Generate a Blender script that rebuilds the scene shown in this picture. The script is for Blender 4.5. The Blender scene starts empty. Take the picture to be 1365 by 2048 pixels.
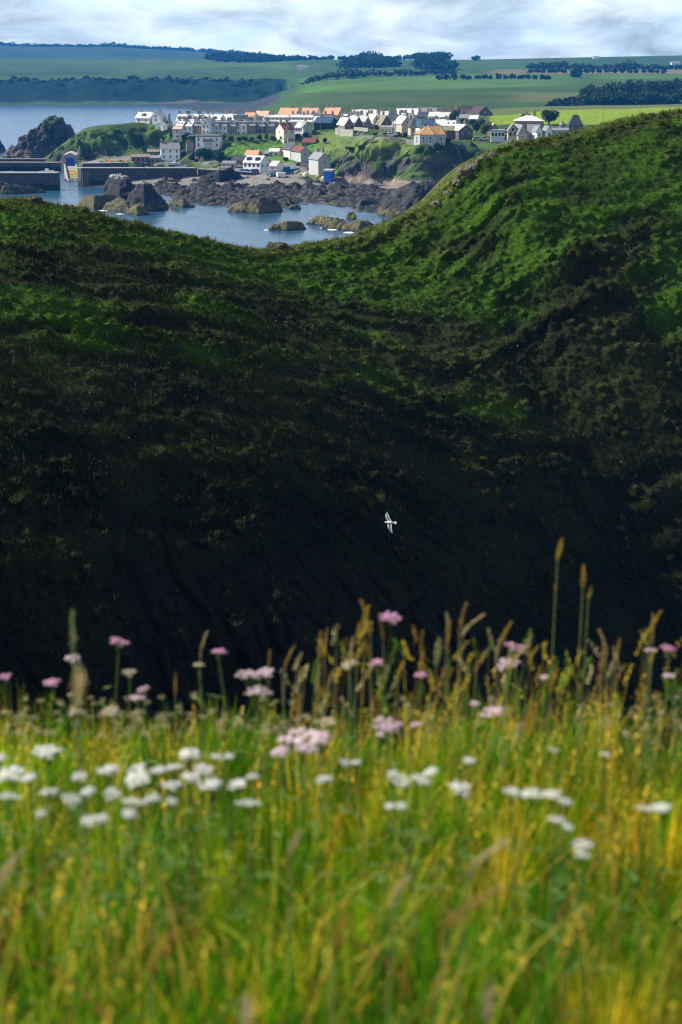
import bpy, math, random
import numpy as np
from mathutils import Vector, Matrix

SC = bpy.context.scene
COL = SC.collection
RNG = np.random.default_rng(7)
random.seed(7)

# ------------------------------------------------------------------ camera
EYE = 50.0                      # metres above the sea
FPX = 3000.0                    # focal length in pixels of the 1365 x 2048 frame
PITCH = math.atan((1024 - 130) / FPX)
cam_d = bpy.data.cameras.new('camera')
cam = bpy.data.objects.new('camera', cam_d)
COL.objects.link(cam)
cam.location = (0, 0, EYE)
cam.rotation_euler = (math.pi / 2 - PITCH, 0, 0)
cam_d.sensor_fit = 'AUTO'
cam_d.sensor_width = 36
cam_d.lens = FPX / 2048 * 36
cam_d.clip_start = 0.05
cam_d.clip_end = 20000
cam_d.dof.use_dof = True
cam_d.dof.focus_distance = 420
cam_d.dof.aperture_fstop = 3.3
SC.camera = cam

# ------------------------------------------------------------------ sky and sun
SUN_AZ, SUN_EL = -80.0, 40.0    # degrees clockwise from the view direction, elevation
sd = Vector((math.sin(math.radians(SUN_AZ)) * math.cos(math.radians(SUN_EL)),
             math.cos(math.radians(SUN_AZ)) * math.cos(math.radians(SUN_EL)),
             math.sin(math.radians(SUN_EL))))
sun_d = bpy.data.lights.new('sun', 'SUN')
sun_d.energy = 5.0
sun_d.angle = math.radians(0.53)
sun_d.color = (1.0, 0.94, 0.84)
sun = bpy.data.objects.new('sun', sun_d)
COL.objects.link(sun)
sun.rotation_euler = (-sd).to_track_quat('-Z', 'Y').to_euler()
sun.location = (-60, 20, 120)

W = bpy.data.worlds.new('World')
SC.world = W
W.use_nodes = True
nt = W.node_tree
nt.nodes.clear()
wout = nt.nodes.new('ShaderNodeOutputWorld')
bg = nt.nodes.new('ShaderNodeBackground')
sky = nt.nodes.new('ShaderNodeTexSky')
sky.sky_type = 'NISHITA'
sky.sun_disc = False
sky.sun_elevation = math.radians(SUN_EL)
sky.sun_rotation = math.radians(SUN_AZ)
sky.altitude = 50
sky.air_density = 1.0
sky.dust_density = 0.2
sky.ozone_density = 2.5
SKY_STRENGTH = 0.05
bg.inputs['Strength'].default_value = SKY_STRENGTH
tc = nt.nodes.new('ShaderNodeTexCoord')
sep = nt.nodes.new('ShaderNodeSeparateXYZ')
nt.links.new(tc.outputs['Generated'], sep.inputs[0])
def wmath(op, a, b=None):
    n = nt.nodes.new('ShaderNodeMath'); n.operation = op
    for i, v in enumerate((a, b)):
        if v is None: continue
        if isinstance(v, (int, float)): n.inputs[i].default_value = v
        else: nt.links.new(v, n.inputs[i])
    return n.outputs[0]
zz = wmath('ADD', wmath('MAXIMUM', sep.outputs['Z'], 0.0), 0.30)
cmb = nt.nodes.new('ShaderNodeCombineXYZ')
nt.links.new(wmath('DIVIDE', sep.outputs['X'], zz), cmb.inputs[0])
nt.links.new(wmath('DIVIDE', sep.outputs['Y'], zz), cmb.inputs[1])
cn = nt.nodes.new('ShaderNodeTexNoise')
cn.inputs['Scale'].default_value = 4.2
cn.inputs['Detail'].default_value = 7
cn.inputs['Roughness'].default_value = 0.6
cn.inputs['Distortion'].default_value = 0.4
nt.links.new(cmb.outputs[0], cn.inputs['Vector'])
cr = nt.nodes.new('ShaderNodeValToRGB')
cr.color_ramp.elements[0].position = 0.28
cr.color_ramp.elements[0].color = (0, 0, 0, 1)
cr.color_ramp.elements[1].position = 0.60
cr.color_ramp.elements[1].color = (1, 1, 1, 1)
nt.links.new(cn.outputs['Fac'], cr.inputs[0])
# thin cloud hides more of the sky where the line of sight runs low and long through it
cover = wmath('MULTIPLY', cr.outputs[0], wmath('ADD', wmath('MULTIPLY', wmath('SUBTRACT', 1.0, wmath('MINIMUM', wmath('MULTIPLY', zz, 1.3), 1.0)), 0.95), 0.18))
cn2 = nt.nodes.new('ShaderNodeTexNoise')
cn2.inputs['Scale'].default_value = 5.0
cn2.inputs['Detail'].default_value = 5
nt.links.new(cmb.outputs[0], cn2.inputs['Vector'])
ccol = nt.nodes.new('ShaderNodeMix'); ccol.data_type = 'RGBA'
ccol.inputs['A'].default_value = (15.6, 18.4, 21.0, 1)
ccol.inputs['B'].default_value = (20.6, 21.6, 21.8, 1)
cr2 = nt.nodes.new('ShaderNodeMapRange')
cr2.inputs['From Min'].default_value = 0.35; cr2.inputs['From Max'].default_value = 0.62
nt.links.new(cn2.outputs['Fac'], cr2.inputs['Value'])
nt.links.new(cr2.outputs[0], ccol.inputs['Factor'])
mx = nt.nodes.new('ShaderNodeMix'); mx.data_type = 'RGBA'
nt.links.new(cover, mx.inputs['Factor'])
nt.links.new(sky.outputs[0], mx.inputs['A'])
nt.links.new(ccol.outputs['Result'], mx.inputs['B'])
nt.links.new(mx.outputs['Result'], bg.inputs['Color'])
nt.links.new(bg.outputs[0], wout.inputs[0])

SC.view_settings.view_transform = 'Standard'
SC.view_settings.look = 'None'
SC.view_settings.gamma = 1
SC.view_settings.exposure = 0.75
SC.view_settings.use_curve_mapping = False
SC.render.engine = 'CYCLES'
SC.cycles.use_denoising = True
SC.cycles.filter_width = 1.2
SC.cycles.max_bounces = 8
SC.cycles.volume_bounces = 1
SC.cycles.transparent_max_bounces = 8

# ------------------------------------------------------------------ geometry of the view: pixel <-> world
CT, ST = math.cos(PITCH), math.sin(PITCH)
def ray(px, py):
    u = (np.asarray(px, float) - 682.5) / FPX
    v = (1024 - np.asarray(py, float)) / FPX
    return u, CT + v * ST, -ST + v * CT
def aty(px, py, Y):
    u, v, w = ray(px, py); k = Y / v
    return (u * k, v * k, w * k + EYE)
def atz(px, py, z):
    u, v, w = ray(px, py); k = (z - EYE) / w
    return (u * k, v * k, w * k + EYE)
def project(x, y, z):
    dz = z - EYE
    dep = y * CT - dz * ST
    up = y * ST + dz * CT
    return 682.5 + FPX * x / dep, 1024 - FPX * up / dep

# ------------------------------------------------------------------ noise
_P = RNG.permutation(4096)
_G = RNG.normal(size=(4096, 3)); _G /= np.linalg.norm(_G, axis=1)[:, None]
def _h(i, j, k):
    return _P[(_P[(_P[i & 4095] + j) & 4095] + k) & 4095]
def noise3(x, y, z):
    x, y, z = np.broadcast_arrays(np.asarray(x, float), np.asarray(y, float), np.asarray(z, float))
    xi, yi, zi = np.floor(x).astype(int), np.floor(y).astype(int), np.floor(z).astype(int)
    xf, yf, zf = x - xi, y - yi, z - zi
    u, v, w = [t * t * t * (t * (t * 6 - 15) + 10) for t in (xf, yf, zf)]
    def g(a, b, c):
        q = _G[_h(xi + a, yi + b, zi + c)]
        return q[..., 0] * (xf - a) + q[..., 1] * (yf - b) + q[..., 2] * (zf - c)
    def lp(a, b, t): return a + (b - a) * t
    return 1.5 * lp(lp(lp(g(0, 0, 0), g(1, 0, 0), u), lp(g(0, 1, 0), g(1, 1, 0), u), v),
                    lp(lp(g(0, 0, 1), g(1, 0, 1), u), lp(g(0, 1, 1), g(1, 1, 1), u), v), w)
def fbm(x, y, z=0.0, o=4, r=0.5):
    s, a = 0.0, 1.0
    for k in range(o):
        s = s + a * noise3(x, y, z + 17.3 * k); x = x * 2.03; y = y * 2.03; z = z * 2.03 if not np.isscalar(z) else z * 2.03; a *= r
    return s
def ridged(x, y, z=0.0, o=4, r=0.5):
    s, a = 0.0, 1.0
    for k in range(o):
        s = s + a * (1 - 2 * np.abs(noise3(x, y, z + 9.1 * k))); x = x * 2.1; y = y * 2.1; z = z * 2.1; a *= r
    return s
def cells(x, y, z=0.0):
    """distance to the nearest and second nearest point, and an id in 0..1"""
    x, y, z = np.broadcast_arrays(np.asarray(x, float), np.asarray(y, float), np.asarray(z, float))
    flat = np.all(z == z.flat[0])
    xi, yi, zi = np.floor(x).astype(int), np.floor(y).astype(int), np.floor(z).astype(int)
    f1 = np.full(x.shape, 9.0); f2 = np.full(x.shape, 9.0); idn = np.zeros(x.shape)
    for a in (-1, 0, 1):
        for b in (-1, 0, 1):
            for c in ((0,) if flat else (-1, 0, 1)):
                h = _h(xi + a, yi + b, zi + c)
                px = xi + a + 0.5 + 0.42 * _G[h, 0]; py = yi + b + 0.5 + 0.42 * _G[h, 1]
                pz = z if flat else zi + c + 0.5 + 0.42 * _G[h, 2]
                d = np.sqrt((px - x) ** 2 + (py - y) ** 2 + (pz - z) ** 2)
                n = d < f1
                f2 = np.where(n, f1, np.minimum(f2, d))
                idn = np.where(n, h / 4096.0, idn)
                f1 = np.where(n, d, f1)
    return f1, f2, idn
def sstep(a, b, x):
    t = np.clip((np.asarray(x, float) - a) / (b - a), 0, 1)
    return t * t * (3 - 2 * t)

class RBF:
    """linear radial interpolation of heights through scattered points"""
    def __init__(self, pts, sx=1.0, sy=1.0, smooth=0.3):
        p = np.array(pts, float); self.s = np.array([sx, sy])
        self.q = p[:, :2] * self.s; n = len(p)
        D = np.linalg.norm(self.q[:, None] - self.q[None], axis=2)
        A = np.zeros((n + 3, n + 3)); A[:n, :n] = -D - smooth * np.eye(n) * 0 + np.eye(n) * smooth
        P = np.c_[np.ones(n), self.q]; A[:n, n:] = P; A[n:, :n] = P.T
        self.w = np.linalg.lstsq(A, np.r_[p[:, 2], 0, 0, 0], rcond=None)[0]; self.n = n
    def __call__(self, x, y):
        x = np.asarray(x, float); y = np.asarray(y, float); x, y = np.broadcast_arrays(x, y)
        X = np.c_[x.ravel(), y.ravel()] * self.s; out = np.empty(len(X))
        for i in range(0, len(X), 20000):
            c = X[i:i + 20000]
            D = np.sqrt(((c[:, None] - self.q[None]) ** 2).sum(2))
            out[i:i + 20000] = -D @ self.w[:self.n] + self.w[self.n] + c @ self.w[self.n + 1:]
        return out.reshape(x.shape)
def poly(pts, n):
    """n points evenly along a polyline of tuples"""
    p = np.array(pts, float); L = np.r_[0, np.cumsum(np.linalg.norm(np.diff(p[:, :2], axis=0), axis=1))]
    t = np.linspace(0, L[-1], n)
    return np.stack([np.interp(t, L, p[:, k]) for k in range(p.shape[1])], 1)

# ------------------------------------------------------------------ materials
MATS = {}
def mat(name, col, rough=0.85, var=0.25, scale=4.0, bump=0.0, bscale=None, spec=0.25, attr=False, transl=0.0, tide=None,
        col2=None, detail=4, metal=0.0, emit=None, stretch=None, bdist=0.1):
    if name in MATS: return MATS[name]
    m = bpy.data.materials.new(name); m.use_nodes = True
    t = m.node_tree; N = t.nodes; L = t.links
    b = N['Principled BSDF']; out = N['Material Output']
    b.inputs['Roughness'].default_value = rough
    b.inputs['Specular IOR Level'].default_value = spec
    b.inputs['Metallic'].default_value = metal
    co = N.new('ShaderNodeTexCoord'); vec = co.outputs['Object']
    if stretch:
        mp = N.new('ShaderNodeMapping'); mp.inputs['Scale'].default_value = stretch
        L.new(vec, mp.inputs[0]); vec = mp.outputs[0]
    no = N.new('ShaderNodeTexNoise'); no.inputs['Scale'].default_value = scale; no.inputs['Detail'].default_value = detail
    no.inputs['Roughness'].default_value = 0.6
    L.new(vec, no.inputs['Vector'])
    mr = N.new('ShaderNodeMapRange'); mr.inputs['From Min'].default_value = 0.3; mr.inputs['From Max'].default_value = 0.7
    L.new(no.outputs['Fac'], mr.inputs['Value'])
    if attr:
        at = N.new('ShaderNodeAttribute'); at.attribute_name = 'Col'
        mr.inputs['To Min'].default_value = 1 - var; mr.inputs['To Max'].default_value = 1 + var
        mu = N.new('ShaderNodeVectorMath'); mu.operation = 'MULTIPLY'
        L.new(at.outputs['Color'], mu.inputs[0]); L.new(mr.outputs[0], mu.inputs[1]); c_out = mu.outputs[0]
    else:
        mi = N.new('ShaderNodeMix'); mi.data_type = 'RGBA'
        c2 = col2 or tuple(min(1, c * (1 + var)) for c in col)
        c1 = col if col2 else tuple(c * (1 - var) for c in col)
        mi.inputs['A'].default_value = (*c1, 1); mi.inputs['B'].default_value = (*c2, 1)
        L.new(mr.outputs[0], mi.inputs['Factor']); c_out = mi.outputs['Result']
    if tide:
        sx = N.new('ShaderNodeSeparateXYZ'); L.new(co.outputs['Object'], sx.inputs[0])
        ad = N.new('ShaderNodeMath'); ad.operation = 'ADD'; L.new(sx.outputs['Z'], ad.inputs[0]); L.new(mr.outputs[0], ad.inputs[1])
        tm = N.new('ShaderNodeMapRange'); tm.inputs['From Min'].default_value = tide; tm.inputs['From Max'].default_value = tide + .7; L.new(ad.outputs[0], tm.inputs['Value'])
        tx = N.new('ShaderNodeMix'); tx.data_type = 'RGBA'; tx.inputs['A'].default_value = (0.014, 0.018, 0.010, 1); L.new(tm.outputs[0], tx.inputs['Factor']); L.new(c_out, tx.inputs['B']); c_out = tx.outputs['Result']
    L.new(c_out, b.inputs['Base Color'])
    if bump:
        bn = N.new('ShaderNodeTexNoise'); bn.inputs['Scale'].default_value = bscale or scale * 3; bn.inputs['Detail'].default_value = 6
        L.new(vec, bn.inputs['Vector'])
        bp = N.new('ShaderNodeBump'); bp.inputs['Strength'].default_value = bump; bp.inputs['Distance'].default_value = bdist
        L.new(bn.outputs['Fac'], bp.inputs['Height']); L.new(bp.outputs[0], b.inputs['Normal'])
    if transl:
        tr = N.new('ShaderNodeBsdfTranslucent'); ms = N.new('ShaderNodeMixShader'); ms.inputs[0].default_value = transl
        L.new(c_out, tr.inputs['Color']); L.new(b.outputs[0], ms.inputs[1]); L.new(tr.outputs[0], ms.inputs[2])
        L.new(ms.outputs[0], out.inputs[0])
    MATS[name] = m
    return m

# ------------------------------------------------------------------ objects
def tag(o, label=None, cat=None, group=None, kind=None):
    if label: o['label'] = label
    if cat: o['category'] = cat
    if group: o['group'] = group
    if kind: o['kind'] = kind
    return o
def mesh_np(name, v, f, material=None, parent=None, smooth=False, col=None):
    """v (n,3) floats, f (m,k) ints: one mesh object"""
    me = bpy.data.meshes.new(name)
    v = np.asarray(v, np.float32); f = np.asarray(f, np.int32)
    me.vertices.add(len(v)); me.vertices.foreach_set('co', v.ravel())
    k = f.shape[1]
    me.loops.add(f.size); me.loops.foreach_set('vertex_index', f.ravel())
    me.polygons.add(len(f)); me.polygons.foreach_set('loop_start', np.arange(0, f.size, k, dtype=np.int32))
    me.polygons.foreach_set('loop_total', np.full(len(f), k, np.int32))
    me.update(calc_edges=True); me.validate()
    if smooth: me.polygons.foreach_set('use_smooth', np.ones(len(me.polygons), bool))
    if col is not None:
        a = me.color_attributes.new('Col', 'FLOAT_COLOR', 'POINT')
        c = np.ones((len(v), 4), np.float32); c[:, :3] = col
        a.data.foreach_set('color', c.ravel())
    if material: me.materials.append(material)
    o = bpy.data.objects.new(name, me); COL.objects.link(o)
    if parent: o.parent = parent
    return o
def grid_faces(nu, nv):
    i = np.arange(nu - 1)[:, None] * nv + np.arange(nv - 1)[None]
    return np.stack([i, i + nv, i + nv + 1, i + 1], -1).reshape(-1, 4)
def empty(name, loc, rz=0.0):
    o = bpy.data.objects.new(name, None); COL.objects.link(o)
    o.empty_display_size = 0.5
    o.location = loc; o.rotation_euler = (0, 0, rz)
    return o
def copy_tree(o, parent=None):
    c = o.copy(); COL.objects.link(c); c.parent = parent
    for ch in list(o.children): copy_tree(ch, c)
    return c
class MB:
    """collects simple solids into one mesh"""
    def __init__(s): s.v = []; s.f = []
    def add(s, v, f):
        n = len(s.v); s.v += [tuple(map(float, p)) for p in v]; s.f += [tuple(i + n for i in q) for q in f]; return s
    def box(s, x0, x1, y0, y1, z0, z1):
        return s.add([(x0, y0, z0), (x1, y0, z0), (x1, y1, z0), (x0, y1, z0), (x0, y0, z1), (x1, y0, z1), (x1, y1, z1), (x0, y1, z1)],
                     [(0, 3, 2, 1), (4, 5, 6, 7), (0, 1, 5, 4), (1, 2, 6, 5), (2, 3, 7, 6), (3, 0, 4, 7)])
    def frustum(s, b, t, z0, z1):
        return s.add([(b[0], b[2], z0), (b[1], b[2], z0), (b[1], b[3], z0), (b[0], b[3], z0), (t[0], t[2], z1), (t[1], t[2], z1), (t[1], t[3], z1), (t[0], t[3], z1)],
                     [(0, 3, 2, 1), (4, 5, 6, 7), (0, 1, 5, 4), (1, 2, 6, 5), (2, 3, 7, 6), (3, 0, 4, 7)])
    def extrude(s, prof, axis, a, b):
        """closed profile of 2-tuples swept along an axis ('x' or 'y') from a to b"""
        n = len(prof)
        def P(t, q): return (t, q[0], q[1]) if axis == 'x' else (q[0], t, q[1])
        v = [P(a, q) for q in prof] + [P(b, q) for q in prof]
        f = [tuple(range(n))[::-1], tuple(range(n, 2 * n))] + [(i, (i + 1) % n, (i + 1) % n + n, i + n) for i in range(n)]
        return s.add(v, f)
    def tube(s, pts, rad, n=6):
        pts = [Vector(p) for p in pts]; rings = []
        for i, p in enumerate(pts):
            d = (pts[min(i + 1, len(pts) - 1)] - pts[max(i - 1, 0)]).normalized()
            a = d.orthogonal().normalized(); b = d.cross(a)
            r = rad[i] if hasattr(rad, '__len__') else rad
            rings.append([p + (a * math.cos(2 * math.pi * k / n) + b * math.sin(2 * math.pi * k / n)) * r for k in range(n)])
        v = [q for rg in rings for q in rg]
        f = [(i * n + k, i * n + (k + 1) % n, (i + 1) * n + (k + 1) % n, (i + 1) * n + k) for i in range(len(pts) - 1) for k in range(n)]
        f += [tuple(range(n))[::-1], tuple(range((len(pts) - 1) * n, len(pts) * n))]
        return s.add(v, f)
    def build(s, name, m, parent=None, smooth=False):
        me = bpy.data.meshes.new(name); me.from_pydata(s.v, [], s.f); me.update()
        if smooth:
            for p in me.polygons: p.use_smooth = True
        ms = m if isinstance(m, (list, tuple)) else [m]
        for q in ms: me.materials.append(q)
        o = bpy.data.objects.new(name, me); COL.objects.link(o)
        if parent: o.parent = parent
        return o
def inst(name, src, parent, loc=(0, 0, 0), rz=0.0, scale=(1, 1, 1)):
    """another object on the mesh of src"""
    o = bpy.data.objects.new(name, src.data); COL.objects.link(o)
    if parent: o.parent = parent
    o.location = loc; o.rotation_euler = (0, 0, rz); o.scale = scale
    return o
# ================================================================== the setting
# ------------------------------------------------------------------ sea
def water_material():
    m = bpy.data.materials.new('sea_water'); m.use_nodes = True
    t = m.node_tree; N = t.nodes; L = t.links; b = N['Principled BSDF']
    b.inputs['Base Color'].default_value = (0.026, 0.080, 0.145, 1)
    b.inputs['Roughness'].default_value = 0.2
    b.inputs['IOR'].default_value = 1.33
    co = N.new('ShaderNodeTexCoord')
    h = None
    for sc, di, st in ((0.55, 0.35, (1, 0.6, 1)), (0.12, 1.0, (1, 0.5, 1)), (0.02, 2.0, (1, .4, 1))):
        mp = N.new('ShaderNodeMapping'); mp.inputs['Scale'].default_value = st; mp.inputs['Rotation'].default_value = (0, 0, 0.5)
        L.new(co.outputs['Object'], mp.inputs[0])
        n = N.new('ShaderNodeTexNoise'); n.inputs['Scale'].default_value = sc; n.inputs['Detail'].default_value = 5
        L.new(mp.outputs[0], n.inputs['Vector'])
        mu = N.new('ShaderNodeMath'); mu.operation = 'MULTIPLY'; mu.inputs[1].default_value = di
        L.new(n.outputs['Fac'], mu.inputs[0])
        if h is None: h = mu.outputs[0]
        else:
            ad = N.new('ShaderNodeMath'); ad.operation = 'ADD'; L.new(h, ad.inputs[0]); L.new(mu.outputs[0], ad.inputs[1]); h = ad.outputs[0]
    bp = N.new('ShaderNodeBump'); bp.inputs['Strength'].default_value = 0.55; bp.inputs['Distance'].default_value = 0.6
    L.new(h, bp.inputs['Height']); L.new(bp.outputs[0], b.inputs['Normal'])
    return m
S = 9000.0
sea = MB().add([(-S, -800, 0), (S, -800, 0), (S, 9000, 0), (-S, 9000, 0)], [(0, 1, 2, 3)]).build('sea', water_material())
tag(sea, kind='structure')

# ------------------------------------------------------------------ the village headland
C_GRASS = np.array([0.055, 0.102, 0.018]); C_LAWN = np.array([0.075, 0.165, 0.020]); C_ROCK = np.array([0.070, 0.060, 0.060])
C_SCRUB = np.array([0.030, 0.055, 0.018]); C_QUAY = np.array([0.20, 0.185, 0.165]); C_SHINGLE = np.array([0.20, 0.16, 0.135])
def pz(*rows): return [atz(*r) for r in rows]
ctl = []
ctl += [(x, 612, -4) for x in range(-260, 300, 20)] + [(x, 560, -5) for x in range(-260, 300, 40)]
ctl += [(-230, y, -5) for y in range(620, 1080, 40)] + [(-185, y, -4) for y in range(640, 1000, 30)]
ctl += [(x, 985, -4) for x in range(-180, -20, 20)] + [(x, 1100, -6) for x in range(-200, 0, 40)] + [(-10, 1010, 0), (10, 1040, 6)]
ctl += [tuple(p) for p in poly(pz((150, 322, 0), (155, 300, 0)) + [(-160, 850, -2), (-165, 890, -3), (-130, 925, -3), (-80, 945, -3)], 12)]
# foot of the headland, quay, yard, beach
ctl += [tuple(p) for p in poly(pz((160, 330, 3.5), (200, 329, 4), (255, 327, 4), (300, 322, 4.2), (340, 321, 4.5), (400, 324, 4.5), (450, 332, 4.3), (490, 343, 4), (540, 350, 3.8), (600, 353, 3.6), (645, 356, 3)), 26)]
ctl += [tuple(p) for p in poly(pz((165, 349, 3.2), (300, 346, 3.6), (430, 347, 3.7), (480, 351, 3.5), (560, 359, 3.0), (610, 363, 2.4), (680, 369, 1.2), (760, 374, .8), (860, 380, .5), (930, 380, .5)), 26)]
ctl += [tuple(p) for p in poly(pz((160, 356, -2), (300, 354, -2.2), (430, 356, -2.2), (500, 362, -1.5), (600, 372, -1.0), (700, 382, -1.0), (860, 392, -1.6), (950, 392, -1.5)), 22)]
ctl += pz((130, 348, -2), (60, 342, -2), (100, 332, -2), (20, 335, -2), (60, 322, -2), (110, 320, -2), (142, 368, -2.5), (60, 380, -3), (135, 318, -1))
# left cliffs: foot and rim
ctl += [tuple(p) for p in poly(pz((160, 322, 4), (200, 324, 4.5), (250, 321, 5), (296, 314, 5.5), (325, 309, 6)), 12)]
ctl += [tuple(p) for p in poly(pz((157, 268, 17.2), (172, 259, 18.6), (215, 254, 19.6), (275, 250.5, 20), (305, 256, 18.8), (335, 268, 16)), 18)]
ctl += pz((172, 255, 19), (230, 249, 20.2), (290, 246, 20.6), (340, 251, 19.2), (330, 295, 9.2), (360, 288, 11.5), (370, 303, 8))
# bank below the terraces
ctl += [tuple(p) for p in poly(pz((345, 276, 14.6), (380, 281, 14), (430, 284, 13.6), (480, 284, 13.4), (545, 279, 14), (590, 275, 15), (625, 271, 16), (650, 267, 17)), 20)]
ctl += pz((391, 294, 11), (416, 294.5, 11), (440, 294, 11), (395, 306, 8), (440, 309, 7.3), (470, 300, 10), (520, 306, 8.4), (500, 292, 12), (580, 292, 12), (610, 291, 12.6), (560, 313, 7.2), (600, 315, 7), (640, 324, 6.2), (590, 330, 5.2), (540, 330, 5.0), (480, 318, 6.2))
# bank and cliffs under the hall
ctl += pz((640, 286, 14), (655, 302, 11.2), (665, 280, 15.5), (690, 284, 15.5), (668, 318, 9), (645, 330, 5.6))
ctl += [tuple(p) for p in poly(pz((652, 341, 3.6), (668, 357, 1.8), (690, 365, 1.2), (740, 366, 1.1), (800, 365, 1.2), (860, 368, 1.2), (895, 366, 1.4), (930, 366, 1.4)), 18)]
ctl += [tuple(p) for p in poly(pz((676, 316, 9.6), (688, 303, 12.8), (706, 294, 15.4), (750, 291, 16.6), (800, 288.5, 17), (830, 293, 16.4), (880, 295, 16.2), (905, 292, 16.8), (935, 306, 13.4), (965, 304, 14), (1000, 305, 14.5)), 24)]
# the plateau and the fields behind
ctl += pz((690, 273, 18), (740, 273, 18), (800, 277, 18), (857, 289, 17), (900, 281, 18.5), (950, 281, 19), (1000, 284, 19.6), (1060, 285, 20), (1120, 285, 20.4), (1250, 290, 21))
ctl += pz((400, 262, 17), (450, 258, 17.8), (550, 250, 19.4), (620, 246, 20.2), (700, 246, 21), (800, 246, 22), (900, 246, 22.5), (980, 246, 22.5), (1100, 251, 22), (1200, 246, 23), (1330, 241, 24))
ctl += pz((1200, 218, 26), (1100, 222, 25.6), (1000, 234, 24.2), (1365, 212, 27), (1500, 208, 28), (960, 238, 23.6), (1500, 240, 25), (860, 232, 23.6), (760, 234, 23), (680, 234, 22.2), (560, 236, 20.6), (450, 246, 19))
ctl += [(x, 905, z) for x, z in ((-100, 15), (-60, 16), (-30, 18), (0, 21), (60, 24), (120, 26), (200, 28), (280, 29))]
ctl += [(x, 1060, z) for x, z in ((30, 10), (90, 16), (160, 18), (260, 22))] + [(60, 1000, 20), (140, 1000, 24), (240, 1000, 26)]
# ground under the houses, where the photograph shows it
base_px = [(px, 267.5, 791) for px in range(346, 556, 15)] + [(px, 269.5, 786) for px in range(346, 556, 20)] + [(px, 256, 836) for px in range(350, 480, 18)]
base_px += [(560, 275, 771), (580, 275, 770), (598, 268, 780), (615, 267, 776), (632, 260, 784), (660, 258, 784), (668, 253, 800), (687, 250, 798), (700, 257, 770), (736, 257, 770), (753, 261, 776), (774, 268, 754), (789, 268, 755), (815, 268, 740), (797, 266, 750), (827, 275, 714), (835, 291, 662), (857, 292, 661), (885, 290, 664), (905, 280, 701), (932, 280, 698)]
base_px += [(727, 240, 857), (801, 236, 837), (823, 237, 834), (851, 236, 855), (898, 238, 866), (934, 238, 870), (970, 237, 864), (574, 236, 893), (616, 238, 891), (660, 238, 889), (550, 250, 855), (600, 250, 853), (498, 244, 857), (522, 243, 861)]
base_px += [(285, 246.5, 804), (312, 247, 801), (319, 258, 796), (340, 254, 805), (393, 294.5, 764), (415, 294.8, 764), (438, 294.5, 764), (326, 320.5, 762), (356, 320.5, 762), (281, 324, 763), (307, 311, 782), (490, 345, 687), (518, 346, 686), (502, 313, 729), (457, 334, 714), (476, 325, 726), (545, 336, 703), (548, 311, 743), (592, 312, 733), (610, 316, 722), (617, 291, 750), (650, 335, 688), (656, 353, 670)]
bw = np.array([aty(*b_) for b_ in base_px]); bw2 = bw.copy(); bw2[:, 1] += 7
ctl = [c_ for c_ in ctl if np.hypot(bw[:, 0] - c_[0], bw[:, 1] - c_[1]).min() > 6 and np.hypot(bw2[:, 0] - c_[0], bw2[:, 1] - c_[1]).min() > 5]
ctl += [tuple(b_) for b_ in bw] + [tuple(b_) for b_ in bw2[::2]]
land = RBF(ctl)
xs = np.arange(-230, 281, 1.0); ys = np.unique(np.r_[np.arange(575, 640, 2.5), np.arange(640, 690, .5), np.arange(690, 735, 1.0), np.arange(735, 800, .6), np.arange(800, 1081, 2.0)])
GX, GY = np.meshgrid(xs, ys, indexing='ij')
wsp = sstep(-165, -150, GX) * (1 - sstep(60, 75, GX)) * (1 - sstep(775, 800, GY)) * sstep(655, 668, GY)
wsp = wsp * (1 - .85 * sstep(6, 14, GX) * (1 - sstep(50, 58, GX))) * (1 - .9 * sstep(-95, -90, GX) * (1 - sstep(-75, -70, GX)))
H = land(GX + wsp * 4 * fbm(GX * .06, GY * .03, 9.0, 3), GY - wsp * (8 + 9 * (GX < -70)) * np.clip(ridged((GX + .55 * GY) * .06, GY * .015, 4.0, 3) - .1, 0, 1.2))
PX, PY = project(GX, GY, H)
dzx, dzy = np.gradient(H, xs, ys); slope = np.hypot(dzx, dzy)
steep = sstep(0.35, 0.9, slope)
H = H + steep * np.minimum((ridged(GX * .11, GY * .11, 3.0, 4) - .75) * 2.2, .3) + steep * fbm(GX * .45, GY * .45, 1.0, 3) * 0.7 + fbm(GX * .06, GY * .06, 5.0, 3) * .35 * sstep(2, 8, H)
dzx, dzy = np.gradient(H, xs, ys); slope = np.hypot(dzx, dzy)
HL = H.copy()
def land_z(x, y):
    fx = np.clip((np.asarray(x, float) - xs[0]), 0, len(xs) - 1.01); yc = np.clip(np.asarray(y, float), ys[0], ys[-1] - .01)
    i, j = fx.astype(int), np.searchsorted(ys, yc, 'right') - 1; a, b = fx - i, (yc - ys[j]) / (ys[j + 1] - ys[j])
    return HL[i, j] * (1 - a) * (1 - b) + HL[i + 1, j] * a * (1 - b) + HL[i, j + 1] * (1 - a) * b + HL[i + 1, j + 1] * a * b
def hit(px, py, y0=600.0, y1=1050.0):
    """where the line of sight through a pixel meets the headland"""
    Y = np.arange(y0, y1, 0.5); X, _, Z = aty(px, py, Y)
    k = np.argmax(Z < land_z(X, Y))
    return float(X[k]), float(Y[k]), float(land_z(X[k], Y[k]))
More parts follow.
